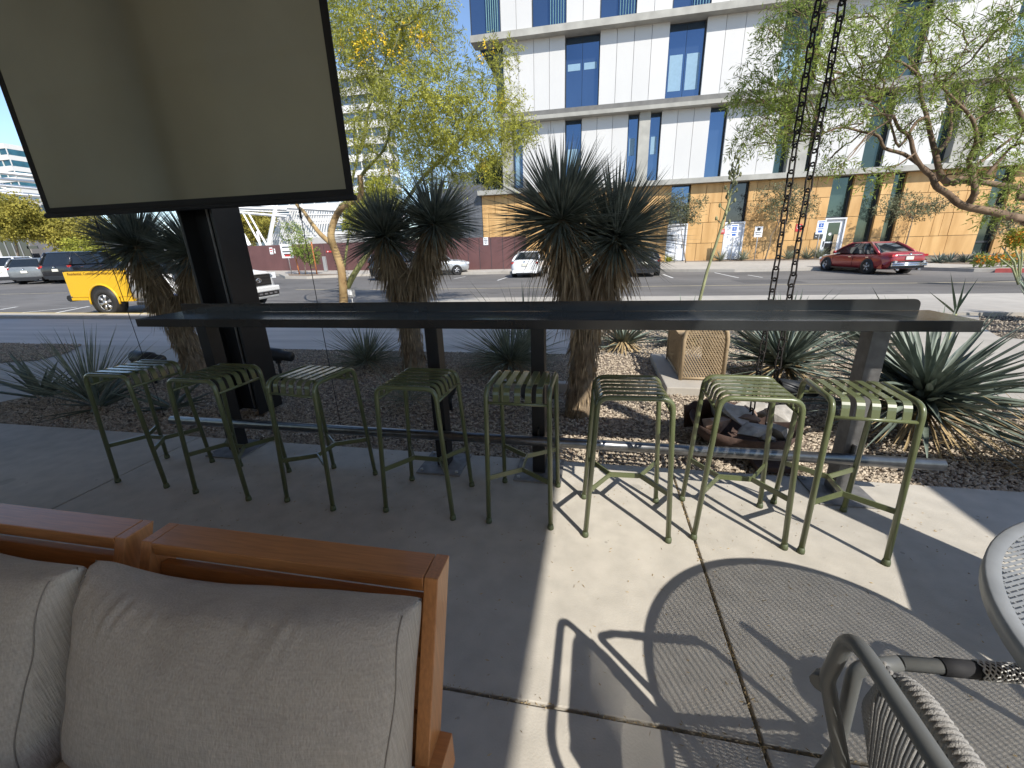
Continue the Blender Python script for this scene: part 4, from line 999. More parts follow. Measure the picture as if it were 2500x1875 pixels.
# ------------------------------------------------------------------ yuccas
def yucca(lab, base, join, heads, tr, R0, nleaf=860):
    y_ = thing('tree_yucca', lab, 'yucca', base, group='shaggy tree yuccas in the gravel bed'); B = Vector(base); jr = [Vector((0, 0, -.05))]
    J = Vector(join) - B
    tk = MB(); k = 14
    def stem(a, b_, r0, r1, bow=0.0):
        pts = []; rs_ = []
        for i in range(k + 1):
            t_ = i / k; p = a.lerp(b_, t_); p += Vector((bow * math.sin(t_ * math.pi), rng.uniform(-.006, .006), 0)); pts.append(p); rs_.append((r0 + (r1 - r0) * t_) * rng.uniform(.93, 1.08))
        tk.tube(pts, rs_, 14)
    stem(Vector((0, 0, -.06)), J, tr * 1.12, tr * .95)
    for (hx, hy, hz, hr) in heads: stem(J - Vector((0, 0, .08)), Vector((hx, hy, hz)) - B, tr * .85, tr * .55, .02)
    tk.build('trunk', 'yucca_bark', y_)
    nb = 420; tt = nr.uniform(0, 1, nb); az = nr.uniform(0, 6.28, nb)       # fibres hugging the lower trunk
    bs = np.stack([J.x * tt + tr * 1.0 * np.cos(az), J.y * tt + tr * 1.0 * np.sin(az), J.z * tt], -1)
    dd_ = np.stack([.22 * np.cos(az) + nr.normal(0, .12, nb), .22 * np.sin(az) + nr.normal(0, .12, nb), -np.ones(nb)], -1)
    V, F = flat_blades(bs, dd_, nr.uniform(.06, .16, nb), .012); npmesh('bark_fibre', V, F, 'dead_leaf', y_, kind='stuff')
    for (hx, hy, hz, hr) in heads:
        H = np.array([hx, hy, hz]) - np.array(base)
        n = nleaf; d_ = spread(n, -.55, 1.5, .9); L_ = hr * nr.uniform(.78, 1.06, n); L_ *= np.where(d_[:, 2] < -.1, .9, 1)
        V, F = blades(H + d_ * .03 - np.array([0, 0, 1]) * (np.maximum(0, -d_[:, 2:3]) * .06), d_, L_, hr * .026, hr * nr.uniform(-.02, .16, n) ** 1.0 * (1 - .8 * np.abs(d_[:, 2])), [.55, 1, .75, .04], fold=.35, twist=nr.uniform(-.5, .5, n))
        npmesh('crown', V, F, 'yucca_leaf', y_, kind='stuff')
        n = 620; st_ = np.array(J) - H; ln = np.linalg.norm(st_); t_ = nr.uniform(.0, .78, n) ** 1.0; az = nr.uniform(0, 6.28, n)
        b_ = H + st_[None] * t_[:, None] * .95; rad_ = .05 + .10 * (1 - t_)
        out = np.stack([np.cos(az), np.sin(az), np.zeros(n)], -1); b_ = b_ + out * (tr * .6)
        dn = nr.uniform(.25, 1.6, n) * (1 + t_ * 1.5); d_ = out * (.52 - .25 * t_)[:, None] + np.array([0, 0, -1.]) * dn[:, None] + nr.normal(0, .18, (n, 3))
        V, F = blades(b_, d_, nr.uniform(.16, .34, n) * hr / .52, .013 * hr / .5, nr.uniform(.02, .16, n), [.8, 1, .7, .1], fold=.2, twist=nr.uniform(-1, 1, n))
        npmesh('dead_leaf_skirt', V, F, 'dead_leaf', y_, kind='stuff')
        n = 46; d_ = spread(n, -1.0, .15); V, F = blades(np.tile(H, (n, 1)), d_, hr * nr.uniform(.5, .8, n), .012, hr * nr.uniform(.25, .6, n), [.8, 1, .9, .8, .6, .1], fold=.2)
        npmesh('curled_leaves', V, F, 'dead_leaf', y_, kind='stuff')
    return y_
yucca('two-headed shaggy yucca in front of the white sedan and timber wall', (-.11, 3.40, 0), (-.05, 3.40, .80), [(-.27, 3.38, 1.57, .58), (.15, 3.52, 1.43, .57)], .105, .47)
yucca('two-headed shaggy yucca before the brown fence and dark car', (-2.20, 4.64, 0), (-2.19, 4.62, .84), [(-2.36, 4.58, 1.55, .57), (-1.78, 4.66, 1.66, .61)], .125, .47)
yucca('two-headed shaggy yucca in front of the yellow pickup', (-5.02, 4.22, 0), (-5.10, 4.22, .62), [(-5.36, 4.2, 1.53, .62), (-4.70, 4.32, 1.44, .60)], .125, .6)

# ------------------------------------------------------------------ agaves, grasses
def rosette(name, lab, cat, base, n, L, W, mat, el=(-.1, 1.35), prof=(.75, 1, .95, .7, .35, .02), droop=.06, fold=.5, parts=True, lift=.06, group=None, bias=.9, dead=0):
    o = thing(name, lab, cat, base, group=group); d_ = spread(n, el[0], el[1], bias); L_ = L * nr.uniform(.65, 1.08, n); L_ *= np.where(d_[:, 2] > .85, .85, 1)
    b_ = d_ * .05; b_[:, 2] = lift * nr.uniform(.2, 1, n) + np.maximum(0, d_[:, 2]) * .04
    dr = L * droop * nr.uniform(.1, 1.6, n) * (1 - np.maximum(0, d_[:, 2]) * .6); tw = nr.uniform(-.35, .35, n)
    if parts:
        for i in range(n):
            V, F = blades(b_[i:i + 1], d_[i:i + 1], L_[i:i + 1], W * nr.uniform(.8, 1.1, 1), dr[i:i + 1], prof, fold, tw[i:i + 1]); npmesh('leaf', V, F, mat, o, smooth=True)
    else:
        V, F = blades(b_, d_, L_, W, dr, prof, fold, tw); npmesh('leaf_tuft', V, F, mat, o, kind='stuff')
    if dead:
        d_ = spread(dead, -.5, .1); V, F = blades(d_ * .04 + np.array([0, 0, .10]), d_, L * nr.uniform(.4, .75, dead), W * .5, L * .12, (.8, 1, .6, .05), .2); npmesh('dead_leaves', V, F, 'straw', o, kind='stuff')
    return o
AGG = 'grey-green agaves around the terrace'
rosette('agave', 'big grey-green agave behind the rightmost stool', 'agave', (2.36, 3.28, .12), 210, .84, .043, 'agave_leaf', el=(-.15, 1.12), droop=.10, lift=.22, group=AGG, dead=60)
rosette('agave', 'agave behind the sunlit stools, left of the last counter post', 'agave', (1.95, 4.55, .05), 150, .84, .040, 'agave_leaf', el=(-.05, 1.2), droop=.10, lift=.16, group=AGG, dead=60)
rosette('agave', 'pale agave in the sun beyond the right yucca trunk', 'agave', (.42, 5.85, 0), 60, .62, .045, 'agave_leaf', el=(0, 1.2), group=AGG, dead=40)
rosette('agave', 'agave directly behind the tan mesh cage', 'agave', (1.30, 6.25, 0), 60, .72, .05, 'agave_leaf', el=(0, 1.25), group=AGG, dead=40)
rosette('agave', 'agave at the foot of the tall flower stalk', 'agave', (2.55, 6.1, 0), 60, .85, .055, 'agave_leaf', el=(0, 1.25), group=AGG, dead=30)
rosette('agave', 'agave at the bed edge beside the footpath', 'agave', (3.55, 6.2, 0), 46, .62, .05, 'agave_leaf', el=(0, 1.2), group=AGG)
rosette('agave', 'small shaded agave at the far left of the bed', 'agave', (-5.72, 3.06, 0), 20, .58, .055, 'agave_leaf', el=(.05, 1.3), droop=.04, group=AGG)
rosette('agave', 'small shaded agave behind the second stool', 'agave', (-3.92, 2.96, 0), 18, .50, .05, 'agave_leaf', el=(.05, 1.1), droop=.04, group=AGG)
rosette('agave', 'low shaded agave behind the leftmost stool', 'agave', (-4.72, 2.88, 0), 24, .50, .04, 'agave_leaf', el=(-.02, .9), droop=.06, group=AGG)
GRG = 'spiky grass tufts in the gravel bed'
TH = (.7, 1, .8, .5, .03)
rosette('grass_tuft', 'tall wispy grass tuft left of the first stool', 'grass tuft', (-4.98, 3.02, 0), 90, .95, .014, 'grass_leaf', el=(.5, 1.45), prof=TH, droop=.10, parts=False, group=GRG)
rosette('grass_tuft', 'spiky grey grass tuft left of the middle yucca trunk', 'grass tuft', (-2.86, 4.66, 0), 260, .64, .012, 'grass_leaf', el=(.0, 1.5), prof=TH, droop=.12, parts=False, group=GRG, dead=50)
rosette('grass_tuft', 'large spiky tuft behind the fourth and fifth stools', 'grass tuft', (-.99, 4.74, .02), 420, .80, .013, 'grass_leaf', el=(-.05, 1.5), prof=TH, droop=.14, parts=False, group=GRG, dead=90)
rosette('grass_tuft', 'long upright leaves rising past the counter at the large tuft', 'grass tuft', (-.85, 5.1, 0), 34, 1.25, .016, 'grass_leaf', el=(.9, 1.5), prof=TH, droop=.12, parts=False, group=GRG)
rosette('grass_tuft', 'small dry tuft behind the fourth stool', 'grass tuft', (-1.70, 3.38, 0), 80, .55, .008, 'grass_leaf', el=(.1, 1.4), prof=TH, droop=.2, parts=False, group=GRG, dead=30)
rosette('grass_tuft', 'grass tuft at the right end of the bed beside the patio slab', 'grass tuft', (2.9, 2.75, 0), 120, .75, .011, 'straw', el=(-.1, .7), prof=TH, droop=.2, parts=False, group=GRG)
al = gat(*R6(2090, 420)); rosette('aloe', 'clump of upright fleshy aloe leaves at the right edge', 'aloe', (al.x + .25, al.y - .1, gz(al.x, al.y)), 70, .85, .11, 'aloe_leaf', el=(.75, 1.5), prof=(.8, 1, .85, .6, .3, .03), droop=.02, fold=.7)
# three-leaved stem behind the right end of the counter
q = at(*A6(1535, 1150), 4.9); tl = thing('forked_succulent', 'tall forked succulent stem behind the right end of the counter', 'succulent', (q.x, 4.9, 0))
MB().tube([(0, 0, 0), (0, 0, q.z)], .018, 8).build('stem', 'stalk', tl)
for tip in (A6(1490, 740), A6(1640, 800), A6(1770, 790), A6(1270, 925)):
    e = at(*tip, 4.9) - Vector((q.x, 4.9, 0)); b_ = Vector((0, 0, q.z)); d_ = e - b_
    V, F = blades([b_], [d_], [d_.length], [.036], [0.], (.6, 1, .9, .6, .3, .02), .5); npmesh('leaf', V, F, 'aloe_leaf', tl, smooth=True)
# agave flower stalk
SYK = 6.0; pts = [at(*p, SYK) for p in (A5(470, 1330), A5(560, 980), A5(690, 580), A5(790, 250), A5(850, 0), A7(250, 1180), A7(290, 1050))]
fs_ = thing('agave_flower_stalk', 'tall thin agave flower stalk leaning in front of the timber wall', 'flower stalk', (pts[0].x, SYK, 0))
rel = [Vector((0, 0, 0))] + [p - Vector((pts[0].x, SYK, 0)) for p in pts]
MB().tube(rel, [.022, .021, .019, .017, .015, .012, .009, .005], 8).build('stem', 'stalk', fs_)
bd = MB()
for i in range(26):
    t_ = .45 + .54 * i / 26; k = t_ * (len(rel) - 1); j = int(k); p = rel[j].lerp(rel[min(j + 1, len(rel) - 1)], k - j); a = i * 2.4; e = p + Vector((math.cos(a), math.sin(a) * .6, .9)) * (.11 * (1.3 - t_))
    bd.tube([p, e], .006, 5); bd.lathe([(0, -.03), (.016, -.01), (.014, .015), (0, .035)], e, 6)
bd.build('buds', 'stalk', fs_)

# ------------------------------------------------------------------ trees
def foliage(centres, radii, counts, twig, q, leaf, wid, droop=.3, squash=.8):
    VV, FF = [], []; o = 0; TW = []
    for c, r_, m_ in zip(centres, radii, counts):
        m_ = int(m_)
        if m_ < 1: continue
        rad_ = r_ * nr.uniform(.1, 1, m_) ** .5; dirs = unit(nr.normal(size=(m_, 3))); P = np.array(c) + dirs * rad_[:, None] * np.array([1, 1, squash])
        D = unit(dirs * .9 + nr.normal(0, .55, (m_, 3)) + np.array([0, 0, -droop])); L_ = twig * nr.uniform(.6, 1.25, m_)
        t_ = np.tile(np.linspace(.05, 1, q), m_); ip = np.repeat(np.arange(m_), q)
        lb_ = P[ip] + D[ip] * (L_[ip] * t_)[:, None]; lb_[:, 2] -= droop * .25 * L_[ip] * t_ * t_
        sd = unit(np.cross(D[ip], nr.normal(size=(m_ * q, 3)))); ld = unit(sd + D[ip] * .55 + np.array([0, 0, -.15]))
        V, F = flat_blades(lb_, ld, leaf * nr.uniform(.6, 1.3, m_ * q), wid); VV.append(V); FF.append(F + o); o += len(V); TW.append((P, P + D * L_[:, None]))
    return np.concatenate(VV), np.concatenate(FF), TW
def tree(name, lab, Y, skel, clumps, leafmat, barkmat, F, base=None, twig=.22, q=9, leaf=.05, wid=.012, per=70, depth=1.2, droop=.3, group=None, flowers=None, fmat=None, r_link=.012, cat='tree', bark_hi=None, twigs=True, crown='crown'):
    B = Vector(base) if base else at(*F(*skel[0][0][0]), Y); o = thing(name, lab, cat, B, group=group); pool = []
    for bi, (pp, r0, r1, dy) in enumerate(skel):
        pts = []
        for i, p in enumerate(pp):
            t_ = i / max(1, len(pp) - 1); pts.append(at(*F(*p), Y + dy * t_ + (.06 * math.sin(i * 2.1 + bi))) - B if not isinstance(p, Vector) else p - B)
        fine = []
        for i in range(len(pts) - 1):
            p0, p1, p2, p3 = pts[max(0, i - 1)], pts[i], pts[i + 1], pts[min(len(pts) - 1, i + 2)]
            for t_ in (0, .33, .66): fine.append(.5 * ((2 * p1) + (p2 - p0) * t_ + (2 * p0 - 5 * p1 + 4 * p2 - p3) * t_ * t_ + (3 * p1 - p0 - 3 * p2 + p3) * t_ ** 3))
        fine.append(pts[-1]); k = len(fine)
        MB().tube(fine, [r0 + (r1 - r0) * (i / (k - 1)) ** .8 for i in range(k)], 9).build('trunk' if bi == 0 else 'limb', barkmat if (bark_hi is None or bi < 2) else bark_hi, o); pool += fine[k // 4:]
    C, RR, N = [], [], []; lb_ = MB()
    for cl in clumps:
        px, py, rp_ = cl[:3]; den = cl[3] if len(cl) > 3 else 1.0; dy = rng.uniform(-depth, depth); c = at(*F(px, py), Y + dy) - B; r_ = abs((at(*F(px + rp_, py), Y + dy) - at(*F(px, py), Y + dy)).length) * .95
        C.append(c); RR.append(r_); N.append(per * den * max(.4, min(3, (r_ / .8) ** 2)))
        near = min(pool, key=lambda p: (p - c).length) if pool else Vector((0, 0, 0))
        def wob(a, b_, r0, r1, amp):
            m_ = [a.lerp(b_, t_) + Vector([rng.uniform(-amp, amp) for _ in range(3)]) * (t_ * (1 - t_) * 4) for t_ in np.linspace(0, 1, 6)]
            lb_.tube(m_, [r0 + (r1 - r0) * i / 5 for i in range(6)], 5, caps=False); return m_
        m_ = wob(near, c, r_link * 1.3, r_link * .6, (c - near).length * .10)
        for k in range(6):
            e = c + Vector(unit(nr.normal(size=3)) * np.array([1, 1, .8])) * r_ * .9; wob(m_[rng.randint(2, 5)], e, r_link * .55, r_link * .2, r_ * .12)
    if clumps:
        lb_.build('branches', bark_hi or barkmat, o, kind='stuff'); V, F_, TW = foliage(C, RR, N, twig, q, leaf, wid, droop); npmesh(crown, V, F_, leafmat, o, kind='stuff')
        if twigs:
            a = np.concatenate([t_[0] for t_ in TW]); e = np.concatenate([t_[1] for t_ in TW]); d_ = e - a; V, F_ = flat_blades(a, d_, np.linalg.norm(d_, axis=1), wid * .5); npmesh('twigs', V, F_, bark_hi or barkmat, o, kind='stuff')
    if flowers:
        fc = [at(*F(p[0], p[1]), Y - rng.uniform(.2, .9)) - B for p in flowers]; fr = [1.5 * abs((at(*F(p[0] + p[2], p[1]), Y) - at(*F(p[0], p[1]), Y)).length) for p in flowers]
        V, F_, _ = foliage(fc, fr, [9] * len(fc), .16, 5, .05, .03, 0); npmesh('blossom', V, F_, fmat, o, kind='stuff')
    return o
I = lambda x, y: (x, y)
a2 = lambda *q_: [A2(*p) for p in q_]; a8 = lambda *q_: [A8(*p) for p in q_]; a3 = lambda *q_: [A3(*p) for p in q_]
PY = 10.2; pb = Vector((at(*A2(1600, 1450), PY).x, PY, gz(-6.7, PY)))
ps = [([(A2(1600, 1600))] + a2((1600, 1420), (1590, 1200), (1560, 950), (1480, 720), (1430, 560), (1440, 430), (1500, 260), (1580, 150), (1740, 70)) + a8((350, 1640), (340, 1480)), .125, .06, -.3),
      (a2((1440, 640), (1290, 510), (1160, 350), (1050, 190), (960, 100)) + [(700, 430), (680, 280), (690, 120)], .07, .02, .6),
      (a2((1640, 1240), (1720, 1080), (1850, 880), (1950, 740)) + a3((330, 900), (520, 640), (640, 450), (800, 230), (980, 60)) + a8((1100, 1280), (1240, 1130), (1420, 1110)), .085, .02, .5),
      (a2((1490, 260), (1560, 120), (1640, 30)) + a8((300, 1420), (320, 1300), (290, 1180), (300, 1000)), .05, .018, .9),
      (a8((345, 1500), (400, 1420), (480, 1340), (560, 1230), (600, 1050)), .05, .016, -.8),
      (a8((330, 1300), (390, 1100), (400, 950), (460, 800), (500, 640), (545, 550), (640, 390), (700, 150)), .045, .012, -.4),
      (a8((640, 960), (740, 860), (840, 760), (950, 680), (1040, 500), (1150, 420)), .03, .01, .3),
      (a8((1230, 1160), (1290, 950), (1370, 860), (1450, 700)), .028, .01, .4), (a2((1600, 960), (1640, 700), (1680, 400), (1640, 280)), .04, .02, 1.2)]
pc_ = [(860, 60, 90), (930, 40, 80), (1010, 40, 70), (1060, 20, 40, .5), (840, 160, 80, .8), (930, 150, 85, .9), (1020, 120, 75), (1080, 90, 40, .4), (990, 240, 85), (1080, 220, 75), (900, 260, 80, .55), (850, 340, 55, .45), (940, 330, 80, .6), (1040, 320, 85), (1110, 290, 80), (1185, 270, 70),
       (1170, 180, 55, .5), (1230, 130, 38, .35), (1240, 330, 50), (1275, 320, 28, .5), (1060, 385, 70), (1130, 370, 70), (970, 420, 55, .55), (890, 430, 55, .35), (1190, 360, 45, .6), (1250, 245, 32, .4), (1215, 420, 36, .4), (1050, 440, 45, .4), (1110, 440, 40, .3), (880, 520, 30, .3), (800, 30, 70), (760, 300, 60)]
fl = [tuple(A8(x, y)) + (r_,) for x, y, r_ in ((440, 180, 14), (760, 255, 11), (820, 270, 12), (870, 320, 14), (600, 370, 15), (140, 430, 16), (390, 400, 12), (670, 500, 13), (350, 310, 9), (910, 370, 8), (1420, 460, 12), (1370, 1400, 5), (590, 1420, 8), (1510, 880, 9), (330, 520, 9), (700, 560, 8), (480, 350, 8))]
tree('palo_verde_tree', 'yellow-flowering palo verde tree before the white tower', PY, ps, pc_, 'palo_leaf', 'palo_bark', I, base=pb, twig=.30, q=11, leaf=.080, wid=.019, per=420, depth=1.5, droop=.25, flowers=fl, fmat='palo_flower', bark_hi='palo_green_bark', r_link=.014)
lw2 = MB()           # dark string-light wire wound round the palo verde trunk
for i in range(22):
    y0 = 1420 - i * 42; p = at(*A2(1590 - (max(0, 1050 - y0) * .22), y0), PY - .0); lw2.tube([p + Vector((.16 * math.cos(t_), .16 * math.sin(t_), .05 * t_ / 6.28)) - pb for t_ in np.linspace(0, 6.28, 10)], .005, 3, caps=False)
wl2 = thing('string_light_wire', 'dark string-light wire wound round the palo verde trunk', 'wire', pb); lw2.build('coil', 'wire', wl2)

MYY = 6.2; a7 = lambda *q_: [A7(*p) for p in q_]
mb_ = Vector((9.2, 6.4, gz(9.2, 6.4)))
ms = [([mb_ + Vector((0, 0, -.05)), mb_ + Vector((-.1, 0, .9)), mb_ + Vector((-.5, -.1, 1.5))] + a7((2480, 1500), (2212, 1480), (2000, 1430), (1800, 1390), (1700, 1310), (1620, 1260), (1590, 1190), (1530, 1140), (1470, 1040), (1440, 920), (1370, 870), (1330, 780)), .062, .014, -.3),
      ([mb_ + Vector((-.35, -.05, 1.35)), mb_ + Vector((-.5, .1, 2.0))] + a7((2400, 1330), (2212, 1280), (2050, 1250), (1880, 1225), (1740, 1225), (1620, 1190), (1520, 1120), (1400, 1040), (1270, 1000), (1230, 920), (1120, 890), (980, 860), (860, 900)), .044, .01, .2),
      (a7((1700, 1240), (1650, 1180), (1615, 1040), (1580, 900), (1555, 780), (1515, 650), (1510, 520), (1430, 380), (1340, 290), (1190, 110)), .038, .008, .4),
      (a7((1820, 1400), (1880, 1300), (1860, 1180), (1840, 1080), (1890, 960), (1870, 820), (1790, 720), (1650, 580)), .04, .01, -.4),
      (a7((1740, 1240), (1800, 1190), (1960, 1060), (2120, 940), (2212, 870)), .03, .01, .5), (a7((1620, 1030), (1700, 940), (1720, 760), (1690, 600), (1830, 300)), .028, .008, .6),
      (a7((1560, 790), (1480, 830), (1370, 990), (1310, 830), (1240, 700)), .022, .007, -.3), (a7((1510, 520), (1380, 420), (1200, 420), (1010, 500)), .018, .006, .3), (a7((2500, 1290), (2300, 1000), (2150, 700), (2000, 450)), .06, .012, .4), (a7((1850, 1240), (1930, 1210), (2040, 1090), (2120, 1000), (2212, 960)), .026, .01, -.2)]
mc = [(650, 60, 130), (800, 120, 140), (560, 150, 90), (490, 200, 60, .6), (650, 330, 120), (430, 480, 90, .8), (600, 480, 110), (760, 420, 120), (900, 300, 130), (1050, 200, 130), (1150, 90, 120), (1300, 150, 140), (1450, 100, 140), (1550, 250, 140), (1650, 60, 120), (1300, 330, 120, .8), (1100, 420, 110, .8),
      (900, 560, 110), (700, 620, 110), (520, 620, 90), (350, 600, 70, .6), (290, 670, 55, .5), (480, 800, 110), (330, 950, 90, .8), (600, 900, 90), (560, 760, 90), (900, 900, 60, .5), (1100, 700, 120), (1300, 600, 130), (1500, 560, 120), (1700, 500, 130), (1850, 350, 140), (2000, 200, 140), (2150, 100, 120), (2000, 550, 140), (2150, 450, 120),
      (1800, 700, 120, .8), (1950, 750, 120), (2100, 700, 120), (1650, 800, 90, .6), (1850, 950, 100, .6), (2050, 900, 100), (2150, 1000, 100), (1900, 1100, 80, .6), (2010, 1390, 90, .8), (1250, 1180, 60, .5), (880, 1100, 34, .4), (1020, 1080, 30, .35), (2150, 1200, 60, .6), (2260, 300, 160), (2260, 700, 160), (1240, 800, 80, .6), (1480, 800, 80, .6), (1100, 560, 90, .8), (760, 760, 80, .8)]
I2 = lambda *p: p
mcl = [tuple(A7(c[0], c[1])) + (c[2] * .36166 * 1.18,) + tuple(c[3:]) for c in mc]
tree('mesquite_tree', 'feathery mesquite tree reaching in from the right edge', MYY, ms, mcl, 'mesq_leaf', 'mesq_bark', I2, base=mb_, twig=.17, q=10, leaf=.064, wid=.0115, per=125, depth=.9, droop=.55, r_link=.008)

def young(lab, Y, base, fork, cl, mat, den=60, group='young trees along the timber wall', r=.05, leaf=.15, wid=.055):
    b_ = at(*base, Y); zb = szf(b_.x, Y); bb = Vector((b_.x, Y, zb)); sk = [([bb] + [at(*p, Y) for p in fork], r, r * .35, 0)]
    for c in cl[:5]: sk.append(([at(*fork[-1], Y)] + [at(*fork[-1], Y).lerp(at(c[0], c[1], Y), .5) + Vector((0, 0, .15)), at(c[0], c[1], Y)], r * .4, r * .12, rng.uniform(-.3, .3)))
    return tree('young_tree', lab, Y, sk, cl, mat, 'trunk_grey', I2, base=bb, twig=.34, q=7, leaf=leaf, wid=wid, per=den * 1.6, depth=.5, droop=.25, group=group, r_link=.015, twigs=False)
young('young tree with silvery leaves covering the window above the first door', 32.4, A5(330, 870), [A5(300, 700), A5(270, 460)], [A5(250, 330) + (22,), A5(300, 250) + (24,), A5(200, 380) + (18,), A5(420, 300) + (22, .7), A5(480, 220) + (15, .5), A5(430, 400) + (14, .5), A5(130, 240) + (20,), A5(90, 330) + (16,), A5(240, 180) + (16, .6), A5(330, 400) + (14,)], 'olive_leaf', 80)
young('young tree with sparse round crown behind the hanging chains', 32.6, A5(1180, 880), [A5(1240, 680), A5(1250, 600), A5(1330, 480)], [A5(1400, 250) + (26,), A5(1300, 320) + (26,), A5(1250, 220) + (22,), A5(1500, 180) + (26,), A5(1420, 120) + (24,), A5(1600, 260) + (26,), A5(1680, 330) + (18, .6), A5(1530, 340) + (22,), A5(1180, 150) + (20, .6), A5(1120, 260) + (16, .5), A5(1340, 60) + (20, .6), A5(1640, 180) + (18, .6), A5(1480, 450) + (14, .4)], 'olive_leaf', 62)
young('young tree standing behind the red sedan', 32.0, A6(1060, 420), [A6(1090, 330), A6(1120, 220)], [A6(1100, 120) + (26,), A6(1000, 100) + (24,), A6(1200, 80) + (26,), A6(880, 40) + (22, .6), A6(800, 110) + (22, .6), A6(1300, 130) + (22, .7), A6(1380, 60) + (22, .6), A6(1050, 20) + (24,), A6(1180, 180) + (18, .6), A6(950, 190) + (18, .5), A6(1460, 40) + (18, .5)], 'olive_leaf', 66)
young('young tree at the right edge before the timber wall', 30.5, A6(2010, 600), [A6(2040, 480), A6(2080, 380)], [A6(2060, 180) + (26,), A6(2150, 120) + (26,), A6(1990, 260) + (22, .6), A6(2160, 300) + (24,), A6(2000, 120) + (22, .6), A6(1960, 340) + (14, .4), A6(2100, 230) + (24,)], 'olive_leaf', 62)
st = young('young staked tree before the brown fence', 27.0, A2(1090, 1085), [A2(1070, 880), A2(1040, 760)], [A2(1000, 640) + (18,), A2(920, 470) + (18, .8), A2(1060, 720) + (17,), A2(1120, 790) + (16,), A2(980, 760) + (15,), A2(880, 400) + (15, .6), A2(1040, 540) + (15, .7), A2(1200, 740) + (9, .5), A2(1180, 830) + (10,), A2(820, 560) + (8, .4)], 'mesq_leaf', 75, None)
for k, (p0, p1) in enumerate(((A2(1010, 1085), A2(950, 830)), (A2(1245, 1080), A2(1160, 610)))):
    a = at(*p0, 27.0); e = at(*p1, 27.0); zb = szf(a.x, 27.0); s_ = thing('tree_stake', ['short orange timber stake left of the young tree', 'tall orange timber stake right of the young tree'][k], 'stake', (a.x, 27.0, zb)); MB().tube([(0, 0, 0), (e.x - a.x, 0, e.z - zb)], .045, 8).build('shaft', 'stake_orange', s_)

FG = 'golden trees beyond the car park'
def far_tree(lab, Y, bx, cl, mat, group=FG, den=75, leaf=.28, wid=.14, cat='tree'):
    b_ = at(bx[0], bx[1], Y); bb = Vector((b_.x, Y, -.2)); c0 = at(cl[0][0], cl[0][1], Y)
    return tree('background_tree', lab, Y, [([bb, bb.lerp(c0, .5) + Vector((.2, 0, 0)), c0], .16, .06, 0)], cl, mat, 'trunk_grey', I2, base=bb, twig=.7, q=7, leaf=leaf, wid=wid, per=den, depth=1.6, droop=.1, group=group, r_link=.04, twigs=False, cat=cat)
far_tree('golden tree at the left edge under the screen corner', 36, A1(100, 260), [A1(60, -60) + (34,), A1(-20, 20) + (30,), A1(150, -30) + (30,), A1(80, 50) + (24,), A1(200, 60) + (22, .7), A1(-40, -90) + (30,), A1(130, -110) + (26,)], 'gold_leaf', den=90)
far_tree('golden tree behind the black parked car', 38, A1(420, 260), [A1(450, 80) + (30,), A1(560, 60) + (32,), A1(380, 40) + (24,), A1(640, 120) + (30,), A1(520, 150) + (28,), A1(320, 10) + (22, .7), A1(700, 40) + (26,), A1(280, 60) + (18, .6)], 'gold_leaf', den=90)
far_tree('low green tree behind the pickup bed', 34, A1(640, 330), [A1(640, 220) + (20,), A1(720, 270) + (22,), A1(800, 300) + (20,), A1(860, 330) + (16,), A1(570, 190) + (16, .7)], 'palo_leaf', den=90)
far_tree('golden tree seen through the white canopy columns', 58, A2(300, 620), [A2(180, 380) + (22,), A2(260, 500) + (22,), A2(450, 340) + (20,), A2(540, 300) + (20,), A2(480, 480) + (16,), A2(150, 280) + (16,), A2(350, 300) + (16, .7), A2(550, 420) + (14,), A2(330, 580) + (14,)], 'gold_leaf', den=110)
far_tree('green tree right of the palo verde trunk beyond the fence', 40, A3(60, 880), [A3(60, 620) + (22,), A3(150, 520) + (26,), A3(40, 740) + (18,), A3(250, 420) + (30,), A3(350, 350) + (28,), A3(420, 470) + (24,), A3(180, 640) + (18,), A3(330, 560) + (22,)], 'palo_leaf', den=80)
far_tree('dark clipped hedge on the roof terrace beside the office block', 38, A3(1500, 300), [A3(1440, 200) + (18,), A3(1520, 180) + (20,), A3(1600, 180) + (20,), A3(1480, 110) + (16,), A3(1560, 90) + (18,), A3(1630, 100) + (16,), A3(1540, 250) + (16,), A3(1620, 250) + (14,), A3(1350, 230) + (14, .6)], 'dark_leaf', None, 160, .22, .1, 'hedge')

# ground tufts by the timber wall and flowers at the right
FT = 'low plants along the timber wall'
for px_, L_, lab, m_ in ((A5(140, 905), .75, 'yellow-green low shrub beside the first white door', 'palo_leaf'), (A5(700, 870), 1.0, 'spiky plant left of the second white door', 'grass_leaf'), (A5(940, 860), 1.0, 'spiky plant right of the second white door', 'grass_leaf'),
                         (A5(1430, 850), .9, 'spiky plant behind the left chain', 'grass_leaf'), (A5(1640, 830), 1.0, 'spiky plant left of the right accessible sign', 'grass_leaf'), (A5(1760, 840), 1.1, 'spiky plant at the glass door', 'grass_leaf')):
    p = at(*px_, 33.0); rosette('wall_plant', lab, 'plant', (p.x, 33.0, szf(p.x, 33.0)), 70, L_, .05, m_, el=(.2, 1.4), prof=TH, parts=False, group=FT)
for i, px_ in enumerate((A6(1365, 665), A6(1470, 670), A6(1620, 680), A6(1760, 660), A6(1880, 660))):
    p = at(*px_, 28.0); rosette('verge_agave', ['first dark agave right of the red sedan on the verge', 'second dark agave right of the red sedan on the verge', 'third dark agave on the verge', 'fourth dark agave on the verge', 'fifth dark agave on the verge, before the young tree'][i], 'agave', (p.x, 28.0, szf(p.x, 28.0)), 40, .75, .07, 'agave_leaf', el=(.1, 1.3), parts=False, group='small dark agaves on the far verge')
